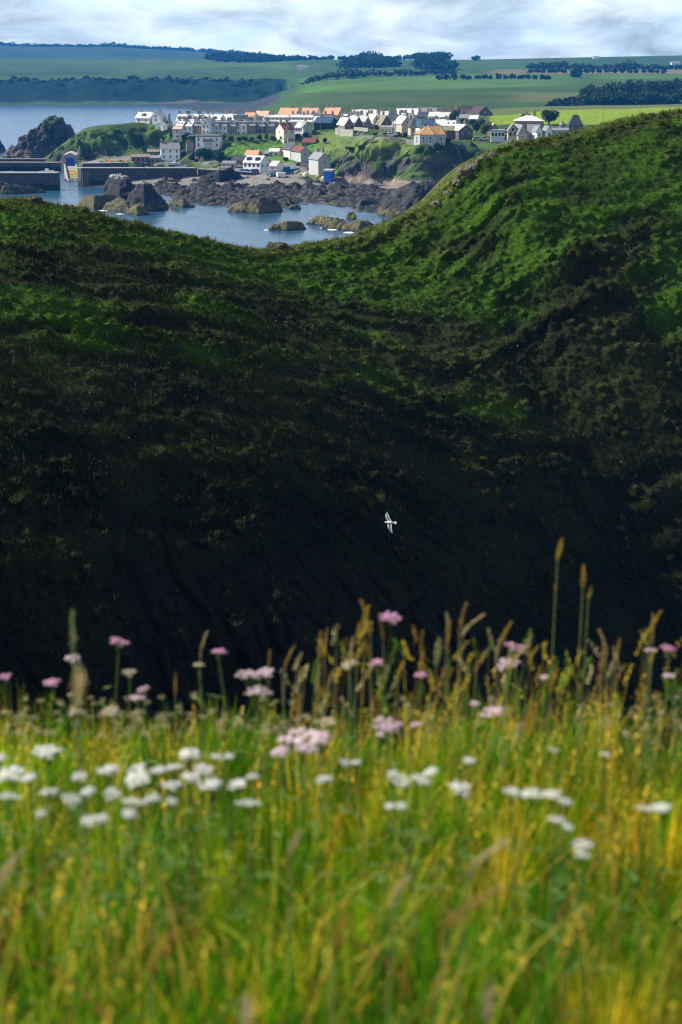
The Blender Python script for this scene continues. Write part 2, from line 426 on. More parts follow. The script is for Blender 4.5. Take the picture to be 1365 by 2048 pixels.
# colours of what grows or lies there
n1 = fbm(GX * .05, GY * .05, 11.0, 4); n2 = fbm(GX * .25, GY * .25, 21.0, 3)
def mixc(c, d, t): return c + (np.asarray(d) - c) * t[..., None]
colr = np.broadcast_to(C_GRASS, GX.shape + (3,)).copy()
colr = mixc(colr, (0.085, 0.105, 0.03), sstep(0, .5, n2))
colr = mixc(colr, C_SCRUB * .75, sstep(-.1, .35, n1 + .3 * n2) * .75)
lawn = sstep(440, 470, PX) * (1 - sstep(640, 660, PX)) * sstep(284, 290, PY) * (1 - sstep(322, 330, PY))
colr = mixc(colr, C_LAWN, np.clip(lawn, 0, 1))
bank = sstep(628, 650, PX) * (1 - sstep(815, 850, PX)) * sstep(262, 268, PY) * (1 - sstep(300, 330, PY))
colr = mixc(colr, (0.115, 0.160, 0.036), bank * .85)
fieldm = sstep(975, 985, PX) * (1 - sstep(247, 252, PY))
colr = mixc(colr, (0.165, 0.235, 0.012), fieldm * (1 - sstep(860, 885, GY)))
colr = mixc(colr, (0.095, 0.115, 0.035), fieldm * sstep(860, 885, GY))
rocky = sstep(.95, 1.6, slope + .5 * n2) * (1 - sstep(9, 15, H + 5 * n1)) * sstep(1, 3, H) * sstep(-.25, .15, fbm(GX * .09, GY * .09, H * .12, 3))
colr = mixc(colr, C_ROCK * np.array([1.0, .93, .95]), np.clip(rocky, 0, 1))
quay = (1 - sstep(5.4, 6.2, H)) * (1 - sstep(.2, .5, slope))
colr = mixc(colr, C_QUAY, np.clip(quay * (1 - sstep(0, 4, PX - 668)), 0, 1))
beach = (1 - sstep(2.6, 3.4, H)) * sstep(640, 690, PX)
colr = mixc(colr, C_SHINGLE, np.clip(beach, 0, 1))
wet = 1 - sstep(0.0, .7, H)
colr = mixc(colr, (0.03, 0.03, 0.026), wet)
road = np.exp(-((PY - (272 + (PX - 700) * .05)) / 1.6) ** 2) * sstep(700, 715, PX) * (1 - sstep(820, 830, PX))
colr = mixc(colr, (0.16, 0.16, 0.165), np.clip(road, 0, 1))
ground_mat = mat('headland_turf', (0, 0, 0), rough=0.95, var=0.35, scale=0.45, bump=0.8, bscale=0.9, attr=True, spec=0.1, bdist=0.5)
st2 = sstep(.6, 1.2, slope) * sstep(2, 5, H)
d1 = fbm(GX * .16, GY * .16, H * .2, 4); d2 = cells(GX * .28, GY * .28, H * .34)[2] - .5; d3 = fbm(GX * .6, GY * .6, H * .7, 3)
og = mesh_np('village_headland', np.c_[(GX + st2 * (d1 * 1.6 + d3 * .5)).ravel(), (GY + st2 * (d1 * 2.2 + d2 * 2.0 + d3 * .7)).ravel(), (H + st2 * d3 * .3).ravel()], grid_faces(len(xs), len(ys)), ground_mat, smooth=True, col=colr.reshape(-1, 3))
tag(og, kind='structure')

# ------------------------------------------------------------------ the far coast, fields and hills
def pd(*rows): return [aty(*r) for r in rows]
fc = []
for px in range(-500, 521, 60):
    fc += [(aty(px, 150, d)[0], d, z) for d, z in ((1000, -8), (1400, -8), (1850, -6), (1985, -3))]
    fc += [(aty(px, 205, 2030)[0], 2030, 2.0), (aty(px, 205, 2050)[0], 2050, 3.5)]
    fc += pd((px, 166 + 2 * math.sin(px * .02), 2105), (px, 160, 2170), (px, 150, 2380), (px, 138, 2700), (px, 126, 3050), (px, 119.5, 3300))
    fc += [(aty(px, 120, 3700)[0], 3700, 45.0), (aty(px, 120, 4300)[0], 4300, 55.0)]
sky_line = np.array([(-600, 92), (-200, 90), (0, 89), (40, 95), (80, 96), (106, 92), (150, 97), (216, 92), (255, 94), (275, 98), (320, 99), (380, 102), (440, 106), (520, 112), (560, 116), (800, 118), (2000, 118)], float)
for px in range(-560, 620, 40):
    py = np.interp(px, sky_line[:, 0], sky_line[:, 1])
    fc += pd((px, py, 5300)) + pd((px, py + 9, 4800)) + [(aty(px, 100, 6000)[0], 6000, 60.0)]
for px in (640, 700, 800, 900, 1000, 1100, 1200, 1300, 1400, 1600, 1900):
    t = (px - 640) / 760.0
    fc += pd((px, 207 - 4 * t, 1180), (px, 196 - 4 * t, 1290), (px, 182 - 3 * t, 1460), (px, 167 - 4 * t, 1700), (px, 152 - 2 * t, 1990), (px, 138 - 2 * t, 2360), (px, 128 - 4 * t, 2620))
    fc += pd((px, float(np.interp(px, (640, 900, 1000, 1200, 1365, 1900), (119.5, 120.5, 118.5, 114, 110.5, 104))), 2950))
    fc += [(aty(px, 120, 3400)[0], 3400, 30.0), (aty(px, 120, 1060)[0], 1060, 8.0)]
fc += pd((600, 214, 1250), (620, 206, 1280), (585, 203, 1400), (560, 198, 1560), (560, 186, 1720), (600, 178, 1640), (600, 166, 1900), (580, 154, 2250), (590, 140, 2600), (600, 121, 3000), (545, 207, 1500))
fc += [(aty(530, 200, d)[0], d, -4) for d in (1250, 1400, 1550)]
fc += [(aty(px, 205, d)[0], d, 1.2) for px, d0 in ((350, 1860), (390, 1780), (430, 1720), (480, 1690), (530, 1680), (560, 1680)) for d in (d0, (d0 + 1985) / 2, 1985)]
fc = [c_ for c_ in fc if not (-230 < c_[0] < -70 and 1700 < c_[1] < 2000 and c_[2] < 0)]
far = RBF(fc, smooth=0.1)
fpx = np.arange(-520, 1900, 5.0)
fd = np.unique(np.r_[np.arange(1010, 2000, 12), np.arange(2000, 2180, 4), np.arange(2180, 3400, 16), np.arange(3400, 6100, 50)]).astype(float)
U = (fpx - 682.5) / FPX / (CT + .298 * ST)
FX = U[:, None] * fd[None]; FY = np.broadcast_to(fd[None], FX.shape).copy()
FH = far(FX, FY)
FPXv, FPYv = project(FX, FY, FH)
bl_ = lambda lo, hi, v: sstep(lo, lo + 60, v) * (1 - sstep(hi - 20, hi, v))
cl = np.exp(-((FY - 2070) / 45) ** 2) * (FPXv < 560)
FH = FH + (FPXv < 570) * bl_(1600, 2010, FY) * fbm(FX * .03, FY * .02, 12., 4) * 1.6
FH = FH + cl * (ridged(FX * .012, FY * .012, 2., 4) - .4) * 6 + fbm(FX * .004, FY * .004, 3., 3) * 2.0 * sstep(1150, 1600, FY) * (1 - sstep(2700, 2900, FY) * .8)
FPXv, FPYv = project(FX, FY, FH)
a = fbm(FX * .006, FY * .006, 4., 4)
g1, g2, g3, g4 = (0.045, 0.082, 0.020), (0.070, 0.112, 0.024), (0.085, 0.098, 0.038), (0.032, 0.060, 0.018)
fcol = np.broadcast_to(np.array(g1), FX.shape + (3,)).copy()
sel = FPXv + 0 * FPYv
def band(c, m, k=1.0):
    global fcol
    fcol = mixc(fcol, c, np.clip(m * k, 0, 1))
bl = lambda lo, hi, v, e=1.5: sstep(lo - e, lo + e, v) * (1 - sstep(hi - e, hi + e, v))
lw = 1 - sstep(560, 600, FPXv)
band(g2, lw * bl(126, 140 + 6 * np.sin(FPXv * .01), FPYv) * sstep(200, 420, FPXv + 4 * (FPYv - 130)))
band(g3, lw * bl(119, 127, FPYv) * .5)
band(g4, lw * bl(143, 150, FPYv) * (1 - sstep(180, 260, FPXv)))
band((0.011, 0.025, 0.012), (FPXv < 575) * bl(2030, 2135, FY, 6))
band((0.16, 0.125, 0.09), (FPXv < 560) * bl(2012, 2036, FY, 3) * sstep(0.0, .5, fbm(FX * .004, FY * 0 + 1., 8., 2) + .1))
band((0.045, 0.05, 0.05), (FPXv < 560) * (1 - sstep(2012, 2016, FY)) * (FY > 1500))
rt = sstep(580, 620, FPXv)
L1 = 156 - (FPXv - 600) * .02; L2 = 186 - (FPXv - 600) * .028
band((0.070, 0.135, 0.026), rt * bl(0, 1, (FPYv - L1) / (L2 - L1), .04) * (1 - sstep(1050, 1200, FPXv)))
band((0.105, 0.115, 0.045), rt * bl(186, 205, FPYv) * sstep(980, 1060, FPXv) * .8)
band((0.05, 0.08, 0.026), rt * bl(188, 215, FPYv) * (1 - sstep(1000, 1060, FPXv)) * .8)
band((0.155, 0.125, 0.065), bl(139, 147.5, FPYv) * sstep(955, 1010, FPXv))
band((0.05, 0.09, 0.028), bl(113, 136, FPYv) * sstep(900, 940, FPXv) * .9)
band((0.036, 0.07, 0.028), bl(113, 133, FPYv + (1190 - FPXv) * .03) * sstep(1150, 1180, FPXv))
band((0.075, 0.125, 0.03), bl(148, 158, FPYv) * sstep(1150, 1230, FPXv))
band((0.04, 0.06, 0.03), (FY > 4500) * .9)
fcol *= (1 + .18 * a)[..., None]
of = mesh_np('far_hills', np.c_[FX.ravel(), FY.ravel(), FH.ravel()], grid_faces(len(fpx), len(fd)),
             mat('far_fields', (0, 0, 0), rough=0.95, var=0.16, scale=0.02, attr=True, spec=0.05, bump=.5, bscale=.08, bdist=1.5), smooth=True, col=fcol.reshape(-1, 3))
tag(of, kind='structure')
def far_z(x, y): return far(x, y)

# ------------------------------------------------------------------ the headland across the gully
RIDGE = np.array([(-900, 330), (-500, 356), (-200, 380), (0, 400), (60, 404), (110, 410), (160, 420), (200, 432), (250, 444), (300, 454), (350, 466), (400, 478), (440, 487), (480, 496),
                  (520, 501), (560, 498), (600, 491), (650, 484), (700, 476), (740, 462), (780, 446), (830, 424), (860, 402), (890, 378), (915, 350), (940, 326), (970, 310), (1000, 299),
                  (1030, 289), (1060, 281), (1100, 275), (1140, 268), (1200, 251), (1250, 239), (1300, 230), (1365, 222), (1500, 205), (1800, 190), (2300, 185)], float)
GA = math.radians(33)
def ridge_Y(px): return 104 + 0.0275 * (px - 500)
rp = np.linspace(-880, 2250, 1250)
ry = np.interp(rp, RIDGE[:, 0], RIDGE[:, 1])
ry = np.convolve(np.pad(ry, 6, 'edge'), np.ones(13) / 13, 'valid')
RX, RY, RZ = aty(rp, ry, ridge_Y(rp))
p_ = np.unique(np.r_[np.linspace(-30, -4, 14), np.linspace(-4, 0, 22), np.linspace(0, 36, 340), np.linspace(36, 48, 16)])
# height lost against distance from the crest
prof_p = np.array([-30, -14, -5, -2, 0, 2.5, 6, 10, 15, 21, 27, 33, 48], float)
prof_d = np.array([46, 15, 2.6, .5, 0, 1.3, 4.0, 8.2, 13.9, 21.2, 29.6, 40.5, 58], float)
D = np.interp(p_, prof_p, prof_d); D = np.convolve(np.pad(D, 4, 'edge'), np.ones(9) / 9, 'valid')
D = D - D[np.argmin(np.abs(p_))]
dirx, diry = math.sin(GA), -math.cos(GA)
# below the crest the fall is set so that the sun only grazes the slope, less and less downhill
sm = lambda q: np.convolve(np.pad(np.gradient(q), 60, 'edge'), np.ones(121) / 121, 'valid')
ax_, ay_, az_ = sm(RX), sm(RY), sm(RZ)
kk = np.linspace(0.1, 2.6, 251)
nx = -ay_[:, None] * kk - (az_ * diry)[:, None]; ny = (az_ * dirx)[:, None] + ax_[:, None] * kk; nzv = (ax_ * diry - ay_ * dirx)[:, None] + 0 * kk
lit = -(nx * sd.x + ny * sd.y + nzv * sd.z) / np.sqrt(nx ** 2 + ny ** 2 + nzv ** 2)
lit = np.where(nzv > 0, -lit, lit)
tgt = np.interp(p_, (0, 2, 6, 10, 16, 22, 28, 34, 48), (.46, .40, .32, .26, .19, .12, .04, -.12, -.3))
K = np.stack([np.interp(-tgt, -l_, kk) for l_ in lit])
K = np.clip(K, .25, 2.4)
K = .8 * K + .2 * K[300:950].mean(0)[None]
K = np.apply_along_axis(lambda q: np.convolve(np.pad(q, 150, 'edge'), np.ones(301) / 301, 'valid'), 0, K)
K = K * (1 + .0 * sstep(700, 1200, rp)[:, None] * sstep(9, 16, p_)[None] + .10 * sstep(700, 1200, rp)[:, None] * sstep(8, 14, p_)[None])
dp_ = np.gradient(p_); D2 = np.cumsum(K * dp_[None] * (p_ > 0)[None], 1)
# the crest bulges: the slope is gentler on the right, steeper on the left
wr = sstep(750, 1250, rp)
SX = RX[:, None] + dirx * p_[None]; SY = RY[:, None] + diry * p_[None]
RZs = np.convolve(np.pad(RZ, 200, 'edge'), np.hanning(401) / np.hanning(401).sum(), 'valid')
wsm = sstep(3, 17, p_)[None]
SZ = RZ[:, None] * (1 - wsm) + RZs[:, None] * wsm - np.where((p_ > 0)[None], D2, D[None])
al = (RX * math.cos(GA) + RY * math.sin(GA))[:, None] + 0 * p_[None]     # along the crest
pp = p_[None] + 0 * rp[:, None]
below = sstep(-2.5, .6, pp)
# buttresses and gullies running down the slope, then terracettes across it, then tussocks
big = fbm(al * .055, pp * .03, 2., 3) * .5 + fbm(al * .16, pp * .07, 7., 3) * .4
big = big * sstep(2, 14, pp)
warp = fbm(al * .12, pp * .2, 31., 3)
ter = np.sin((pp * 1.05 + 2.6 * fbm(al * .07, pp * .10, 13., 3) + .5 * warp) * 2.6)
ter = np.sign(ter) * np.abs(ter) ** .6 * .17 * sstep(-.45, .25, fbm(al * .12, pp * .3, 17., 3))
f1, f2, cid = cells(al * 1.55 + .35 * warp, pp * 2.3 + .35 * fbm(al * .7, pp * .7, 3., 2), 0.0)
tus = np.clip(1 - f1 * 1.25, 0, 1) ** 1.2 * (.1 + .9 * cid ** 1.5) * (.35 + .65 * sstep(-.3, .3, fbm(al * .35, pp * .5, 83., 3)))
f1b, _, cidb = cells(al * 4.1 + 7, pp * 5.2 + 3, 0.0)
tusb = np.clip(1 - f1b * 1.3, 0, 1) * (.3 + .7 * cidb)
det = fbm(al * 1.1, pp * 1.1, 41., 4) * .16
amp = below * (.55 + .45 * sstep(-.4, .4, fbm(al * .1, pp * .12, 19., 2)))
dn = big + (ter + tus * .66 + tusb * .26 + det) * amp + (1 - below) * fbm(al * .5, pp * .5, 43., 4) * .12
crag = sstep(25, 36, pp + 4 * fbm(al * .06, pp * .08, 51., 2))
cf1, cf2, ccid = cells(al * .9, pp * .55 + .4 * warp, 0.0)
dn = dn * (1 - .55 * crag) + crag * (ccid * .6 + (cf2 - cf1) * .35 + ridged(al * .3, pp * .22, 3., 3) * .28)
nl = math.sin(math.radians(50)); nz_ = math.cos(math.radians(50))
SX = SX + dirx * dn * nl; SY = SY + diry * dn * nl; SZ = SZ + dn * nz_
# colours: fresh green treads, olive and brown heathery steps, dark wet rock below
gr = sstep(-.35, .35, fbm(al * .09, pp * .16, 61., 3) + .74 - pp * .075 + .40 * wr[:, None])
gr = gr * (.5 + .5 * sstep(-.25, .2, fbm(al * .22, pp * .42, 87., 4)))
mid = sstep(-.3, .4, fbm(al * .16, pp * .2, 71., 4))
sc = np.broadcast_to(np.array((0.011, 0.015, 0.005)), SX.shape + (3,)).copy()
sc = mixc(sc, (0.026, 0.031, 0.009), mid * .8)
sc = mixc(sc, (0.034, 0.082, 0.005), gr * .9)
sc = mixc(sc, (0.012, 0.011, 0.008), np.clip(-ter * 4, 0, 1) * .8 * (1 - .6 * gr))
sc = mixc(sc, (0.11, 0.105, 0.035), np.clip(tus * 1.5 - .55, 0, 1) * (.35 + .45 * mid))  # tussock tops mixed to pale straw: their rim light put into the colour
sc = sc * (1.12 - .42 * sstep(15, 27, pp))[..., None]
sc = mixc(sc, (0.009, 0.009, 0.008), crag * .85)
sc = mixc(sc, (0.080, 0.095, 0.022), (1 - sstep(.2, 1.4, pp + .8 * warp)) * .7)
hill_mat = mat('gully_turf', (0, 0, 0), rough=0.95, var=0.5, scale=5.0, detail=6, bump=0.9, bscale=9.0, attr=True, spec=0.08, bdist=0.12)
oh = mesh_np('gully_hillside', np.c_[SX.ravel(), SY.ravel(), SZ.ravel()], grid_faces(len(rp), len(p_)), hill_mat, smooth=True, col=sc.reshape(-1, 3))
tag(oh, kind='structure')

# ------------------------------------------------------------------ the meadow at our feet and the slope it falls to
def meadow_z(x, y):
    x = np.asarray(x, float); y = np.asarray(y, float)
    edge = 4.75 + .35 * noise3(x * .6, 0.3, 5.) + .2 * noise3(x * 2.1, .7, 9.)
    z = 48.72 - .232 * y + .05 * noise3(x * 1.3, y * 1.3, 2.) + .12 * noise3(x * .35, y * .35, 8.)
    over = np.maximum(y - edge, 0)
    return z - over * (.6 + 1.1 * sstep(0, 4, over))
mx_ = np.unique(np.r_[np.linspace(-60, -6, 40), np.linspace(-6, 6, 120), np.linspace(6, 60, 40)])
my_ = np.unique(np.r_[np.linspace(-12, 0, 20), np.linspace(0, 8, 120), np.linspace(8, 44, 60)])
MX, MY = np.meshgrid(mx_, my_, indexing='ij')
MZ = np.maximum(meadow_z(MX, MY), -4 + .5 * noise3(MX * .2, MY * .2, 1.)) + sstep(8, 14, MY) * (fbm(MX * .15, MY * .15, 3., 4) * 1.6)
om = mesh_np('meadow', np.c_[MX.ravel(), MY.ravel(), MZ.ravel()], grid_faces(len(mx_), len(my_)),
             mat('meadow_soil', (0.018, 0.024, 0.008), col2=(0.035, 0.03, 0.014), scale=6, bump=.6, spec=.1), smooth=True)
tag(om, kind='structure')
# ------------------------------------------------------------------ rocks
ROCK_MAT = mat('shore_rock', (0, 0, 0), rough=0.85, var=0.45, scale=0.7, detail=7, bump=0.9, bscale=1.1, attr=True, spec=0.2, bdist=0.6)
def rock_cols(x, y, z, dark, low, low_z):
    n = fbm(x * .25, y * .25, z * .25, 4)
    c = np.broadcast_to(np.array(dark), x.shape + (3,)).copy()
    c = mixc(c, np.array(dark) * 2.0, sstep(.1, .6, n))
    c = mixc(c, low, (1 - sstep(low_z * .6, low_z * 1.25, z + n * low_z * .5)) * sstep(.15, .6, z + .4 * n))
    c = mixc(c, (0.016, 0.017, 0.015), 1 - sstep(.1, .55, z + .3 * n))
    return c
def crag_rock(name, sil, foot, depth, label=None, group=None, dark=(0.028, 0.026, 0.025), low=(0.090, 0.080, 0.034), low_z=2.5, amp=1.0, cell=0.35,
              bluff=2.4, lean=.45, z0=0.0, step=.45, green=0.0, kind=None, guano=0.0):
    """a rock with the given skyline (pixels), standing in the water or on the shore along the given foot line"""
    sil = np.array(sil, float); foot = np.array(foot, float)
    Yf0 = float(atz(sil[:, 0].mean(), foot[:, 1].mean(), z0)[1]); mpp = Yf0 / FPX / 1.04
    nu = max(14, int((sil[-1, 0] - sil[0, 0]) * mpp / step)); px = np.linspace(sil[0, 0], sil[-1, 0], nu)
    fy = np.interp(px, foot[:, 0], foot[:, 1]); sy = np.minimum(np.interp(px, sil[:, 0], sil[:, 1]), fy - .4)
    Xf, Yf, _ = atz(px, fy, z0)
    e = np.sin(np.pi * np.clip((np.arange(nu) + .5) / nu, 0, 1)) ** .5
    dp = depth * (.35 + .65 * e)
    Xt, Yt, Zt = aty(px, sy, Yf + dp * lean)
    nv = max(12, int((depth + 2 * Zt.max() - 2 * z0) / step * .8)); t = np.linspace(0, 1, nv)
    tl = np.where(t < lean, (lean - t) / lean, (t - lean) / (1 - lean))
    sh = 1 - tl ** bluff
    yy = Yf[:, None] + dp[:, None] * t[None]
    zz_ = z0 - 1.5 + (Zt - z0 + 1.5)[:, None] * sh[None] * np.clip(e * 1.6, 0, 1)[:, None] ** .15
    u = (px - 682.5) / FPX
    xx = Xf[:, None] + (Xt - Xf)[:, None] * sh[None]
    f1, f2, cid = cells(xx * cell, yy * cell, zz_ * cell * 1.3)
    f1b, f2b, cidb = cells(xx * cell * 2.7 + 5, yy * cell * 2.7, zz_ * cell * 3.3)
    dn = (cid - .5) * amp * 1.3 + (cidb - .5) * amp * .8 - np.clip(.12 - (f2 - f1), 0, .12) * amp * 3 + fbm(xx * .3, yy * .3, zz_ * .3, 4) * amp * .5
    k = sstep(0, .06, np.minimum(t, 1 - t))[None] * np.clip(e * 1.5, 0, 1)[:, None]
    cx = xx.mean(); outx = (xx - cx) / (np.ptp(xx) * .5 + 1e-6)
    ny = np.where(t < lean, -1, 1)[None] * (tl[None] ** .8)
    L = np.sqrt(outx ** 2 * .5 + ny ** 2 + sh[None] ** 4 * .3 + .05)
    xx = xx + dn * k * outx * .5 / L; yy = yy + dn * k * ny / L; zz_ = zz_ + dn * k * sh[None] ** 2 * .45 / L
    c = rock_cols(xx, yy, zz_ - z0, dark, low, low_z)
    if guano: c = mixc(c, (0.62, 0.60, 0.55), sstep(Zt.max() - guano, Zt.max() - guano * .3, zz_) * sstep(-.15, .2, fbm(xx * .9, yy * .9, zz_ * .6, 3)) * .5)
    if green: c = mixc(c, (0.055, 0.085, 0.03), sstep(green, green + 4, zz_ + 3 * fbm(xx * .2, yy * .2, 5., 3)) * .8)
    cx, cy = float(xx.mean()), float(yy.mean())
    o = mesh_np(name, np.c_[xx.ravel() - cx, yy.ravel() - cy, zz_.ravel()], grid_faces(nu, nv), ROCK_MAT, smooth=False, col=c.reshape(-1, 3))
    o.location = (cx, cy, 0)
    if kind: return tag(o, kind=kind)
    return tag(o, label, 'rock', group)

crag_rock('sea_stack', [(2, 314), (18, 300), (36, 294), (42, 280), (52, 270), (60, 264), (72, 256), (85, 246), (98, 238), (112, 236), (124, 237), (126, 246), (138, 248), (146, 252), (148, 275), (149, 305)],
          [(0, 318), (60, 320), (149, 318)], 34, 'tall dark sea stack at the mouth of the harbour beyond the piers', low=(0.10, 0.085, 0.055), low_z=3.5, amp=3.2, cell=.2, dark=(0.055, 0.046, 0.046), lean=.4, bluff=3.6, step=.7, green=16)
crag_rock('sea_stack', [(-60, 262), (-30, 268), (-8, 276), (0, 280), (3, 290), (9, 297), (10, 305)], [(-60, 306), (10, 305)], 22, 'edge of a dark rock at the far left, beyond the harbour', amp=1.2, cell=.2, step=.7)
ROCKS = 'rocks and skerries off the village shore'
crag_rock('skerry', [(203, 397), (209, 386), (212, 364), (218, 353), (232, 350), (256, 352), (262, 360), (270, 372), (278, 392), (282, 408)], [(203, 402), (240, 412), (282, 412)], 13,
          'tall black flat-topped skerry whitened by perched gulls', ROCKS, dark=(0.022, 0.021, 0.021), amp=1.1, cell=.36, bluff=3.2, guano=1.5)
crag_rock('skerry', [(246, 414), (256, 398), (265, 380), (274, 366), (290, 363), (302, 368), (306, 380), (316, 392), (330, 400), (337, 410), (338, 418)], [(246, 418), (290, 424), (338, 418)], 13,
          'black humped skerry just right of the gull-whitened one', ROCKS, dark=(0.022, 0.021, 0.021), amp=1.1, cell=.36, bluff=2.6, guano=1.0)
crag_rock('skerry', [(150, 412), (158, 404), (165, 398), (172, 390), (180, 393), (205, 390), (222, 388), (236, 394), (240, 402)], [(150, 415), (190, 420), (240, 412)], 12,
          'low olive slab sloping left from the black gull skerry', ROCKS, dark=(0.065, 0.058, 0.034), low=(0.09, 0.08, 0.035), low_z=4, amp=.6, cell=.4, bluff=2)
crag_rock('skerry', [(205, 419), (214, 408), (230, 398), (244, 397), (256, 406), (262, 418)], [(205, 421), (262, 426)], 7, 'pale olive ledge in front of the two black skerries', ROCKS, dark=(0.085, 0.075, 0.04), low_z=4, amp=.7, cell=.5)
crag_rock('skerry', [(252, 427), (258, 418), (272, 412), (290, 412), (296, 421), (298, 428)], [(252, 429), (275, 432), (298, 429)], 6, 'rounded olive boulder at the water in front of the skerries', ROCKS, dark=(0.085, 0.078, 0.04), low_z=4, amp=.6, cell=.5)
crag_rock('skerry', [(337, 409), (342, 398), (355, 393), (368, 396), (380, 406), (392, 412)], [(337, 412), (365, 416), (392, 415)], 8, 'dark rock between the black skerries and the rocky shore', ROCKS, amp=.6, cell=.5)
crag_rock('skerry', [(455, 420), (466, 410), (478, 402), (500, 398), (520, 396), (545, 394), (560, 404), (566, 420)], [(455, 425), (520, 428), (566, 424)], 14, 'broad olive-sided outcrop at the edge of the rocky shore', ROCKS, low_z=4.0, amp=.8, cell=.4)
crag_rock('skerry', [(577, 417), (582, 409), (592, 407), (600, 411), (603, 418)], [(577, 419), (603, 419)], 5, 'small round black rock in the water off the shore', ROCKS, amp=.4, cell=.6)
crag_rock('skerry', [(535, 459), (545, 448), (556, 447), (572, 441), (590, 442), (606, 446), (613, 456)], [(535, 461), (575, 462), (613, 459)], 7, 'low olive skerry alone in the middle of the bay', ROCKS, low_z=5, amp=.5, cell=.5, step=.35)
crag_rock('skerry', [(612, 447), (620, 438), (636, 432), (648, 430), (662, 436), (690, 440), (700, 449)], [(612, 449), (660, 454), (700, 452)], 9, 'long low skerry right of the lone one, capped with gulls', ROCKS, low_z=5, amp=.6, cell=.5, step=.35)
crag_rock('skerry', [(644, 455), (655, 446), (672, 441), (690, 444), (706, 452), (708, 459)], [(644, 458), (680, 460), (708, 460)], 6, 'olive rock in front of the long gull skerry', ROCKS, low_z=5, amp=.5, cell=.5, step=.35)
crag_rock('skerry', [(682, 457), (694, 446), (715, 441), (735, 441), (752, 449), (756, 459)], [(682, 461), (720, 464), (756, 461)], 8, 'jagged rock where the skerries meet the near headland', ROCKS, low_z=5, amp=.6, cell=.5, step=.35)
crag_rock('skerry', [(692, 437), (696, 425), (708, 423), (713, 432), (714, 438)], [(692, 439), (714, 440)], 4, 'small upright rock behind the gull skerry', ROCKS, amp=.4, cell=.6, step=.35)
crag_rock('skerry', [(704, 470), (718, 461), (738, 456), (760, 447), (788, 440), (806, 452), (812, 466)], [(704, 474), (760, 474), (812, 470)], 9, 'grey slabs half hidden by the crest of the near headland', ROCKS, low_z=3, amp=.6, cell=.5, dark=(0.07, 0.065, 0.055))
crag_rock('skerry', [(756, 424), (766, 402), (778, 390), (800, 376), (826, 366), (850, 362), (872, 366), (890, 376), (905, 398), (915, 424)], [(756, 432), (830, 440), (915, 436)], 26, 'big dark weed-covered hump at the right end of the rocky shore', ROCKS, dark=(0.028, 0.029, 0.028), amp=1.0, cell=.35, low_z=2.2)
crag_rock('skerry', [(392, 366), (402, 352), (420, 346), (440, 340), (462, 337), (474, 342), (484, 350), (490, 364)], [(392, 372), (440, 374), (490, 370)], 12, 'black rock mound against the end of the harbour wall', ROCKS, dark=(0.020, 0.020, 0.020), low=(0.02, 0.02, 0.018), amp=.8, cell=.4)
crag_rock('skerry', [(-40, 378), (-10, 366), (8, 364), (24, 370), (44, 372), (70, 374), (92, 382)], [(-40, 388), (20, 389), (92, 386)], 8, 'low weedy rocks under the end of the left pier', ROCKS, dark=(0.03, 0.028, 0.022), low=(0.06, 0.05, 0.02), amp=.6, cell=.5)
# outcrops along the crest of the near headland
def crest_rock(px, py, w, h, Y, label, col=(0.045, 0.038, 0.03)):
    x, y, z = aty(px, py, Y)
    nu, nv = 22, 14; a = np.linspace(0, 2 * np.pi, nu); b = np.linspace(-.5, 1, nv) * np.pi / 2
    A, B = np.meshgrid(a, b, indexing='ij')
    xx, yy, zz_ = np.cos(A) * np.cos(B) * w / 2, np.sin(A) * np.cos(B) * w / 2, np.sin(B) * h
    f1, f2, cid = cells(xx * 2 / w * 2 + px, yy * 2 / w * 2, zz_ * 4 / w)
    k = 1 + (cid - .5) * .5 + .25 * fbm(xx * 5, yy * 5, zz_ * 5, 3)
    k[-1] = k[0]
    o = mesh_np('crest_rock', np.c_[(xx * k).ravel(), (yy * k).ravel(), (zz_ * k).ravel()], grid_faces(nu, nv), ROCK_MAT, smooth=False, col=np.broadcast_to(np.array(col) * (1 + .3 * (cid - .5))[..., None], A.shape + (3,)).reshape(-1, 3))
    o.location = (x, y, z)
    tag(o, label, 'rock', 'rock outcrops on the near headland crest')
crest_rock(64, 407, 1.4, .42, ridge_Y(64) + .4, 'dark rock breaking the grassy crest at the left')
crest_rock(141, 421, 1.1, .3, ridge_Y(141) + .4, 'flat dark rock on the crest short of the gull')
crest_rock(193, 434, .8, .42, ridge_Y(193) + .4, 'rounded dark rock on the crest beside the resting gull')
crest_rock(556, 497, 1.5, .42, ridge_Y(556) + .5, 'jagged dark rock in the dip of the crest')
rk = random.Random(3)
WORDS = ['topmost of the pale rocks', 'second highest of the pale rocks', 'third of the pale rocks from the top', 'fourth of the pale rocks from the top', 'fifth of the pale rocks from the top', 'sixth of the pale rocks from the top', 'seventh of the pale rocks from the top', 'eighth of the pale rocks from the top', 'lowest of the pale rocks']
for i, (px, py, w) in enumerate([(985, 311, .8), (962, 321, 1.0), (946, 333, 1.3), (930, 346, 1.5), (950, 356, 1.1), (915, 366, 1.2), (936, 377, 1.0), (898, 388, 1.0), (872, 410, 1.1)]):
    crest_rock(px, py, w * .8, w * .3, ridge_Y(px) - .2 - .35 * max(0, (py - np.interp(px, RIDGE[:, 0], RIDGE[:, 1])) / 14), WORDS[i] + ' on the right crest', col=(0.10, 0.092, 0.07))

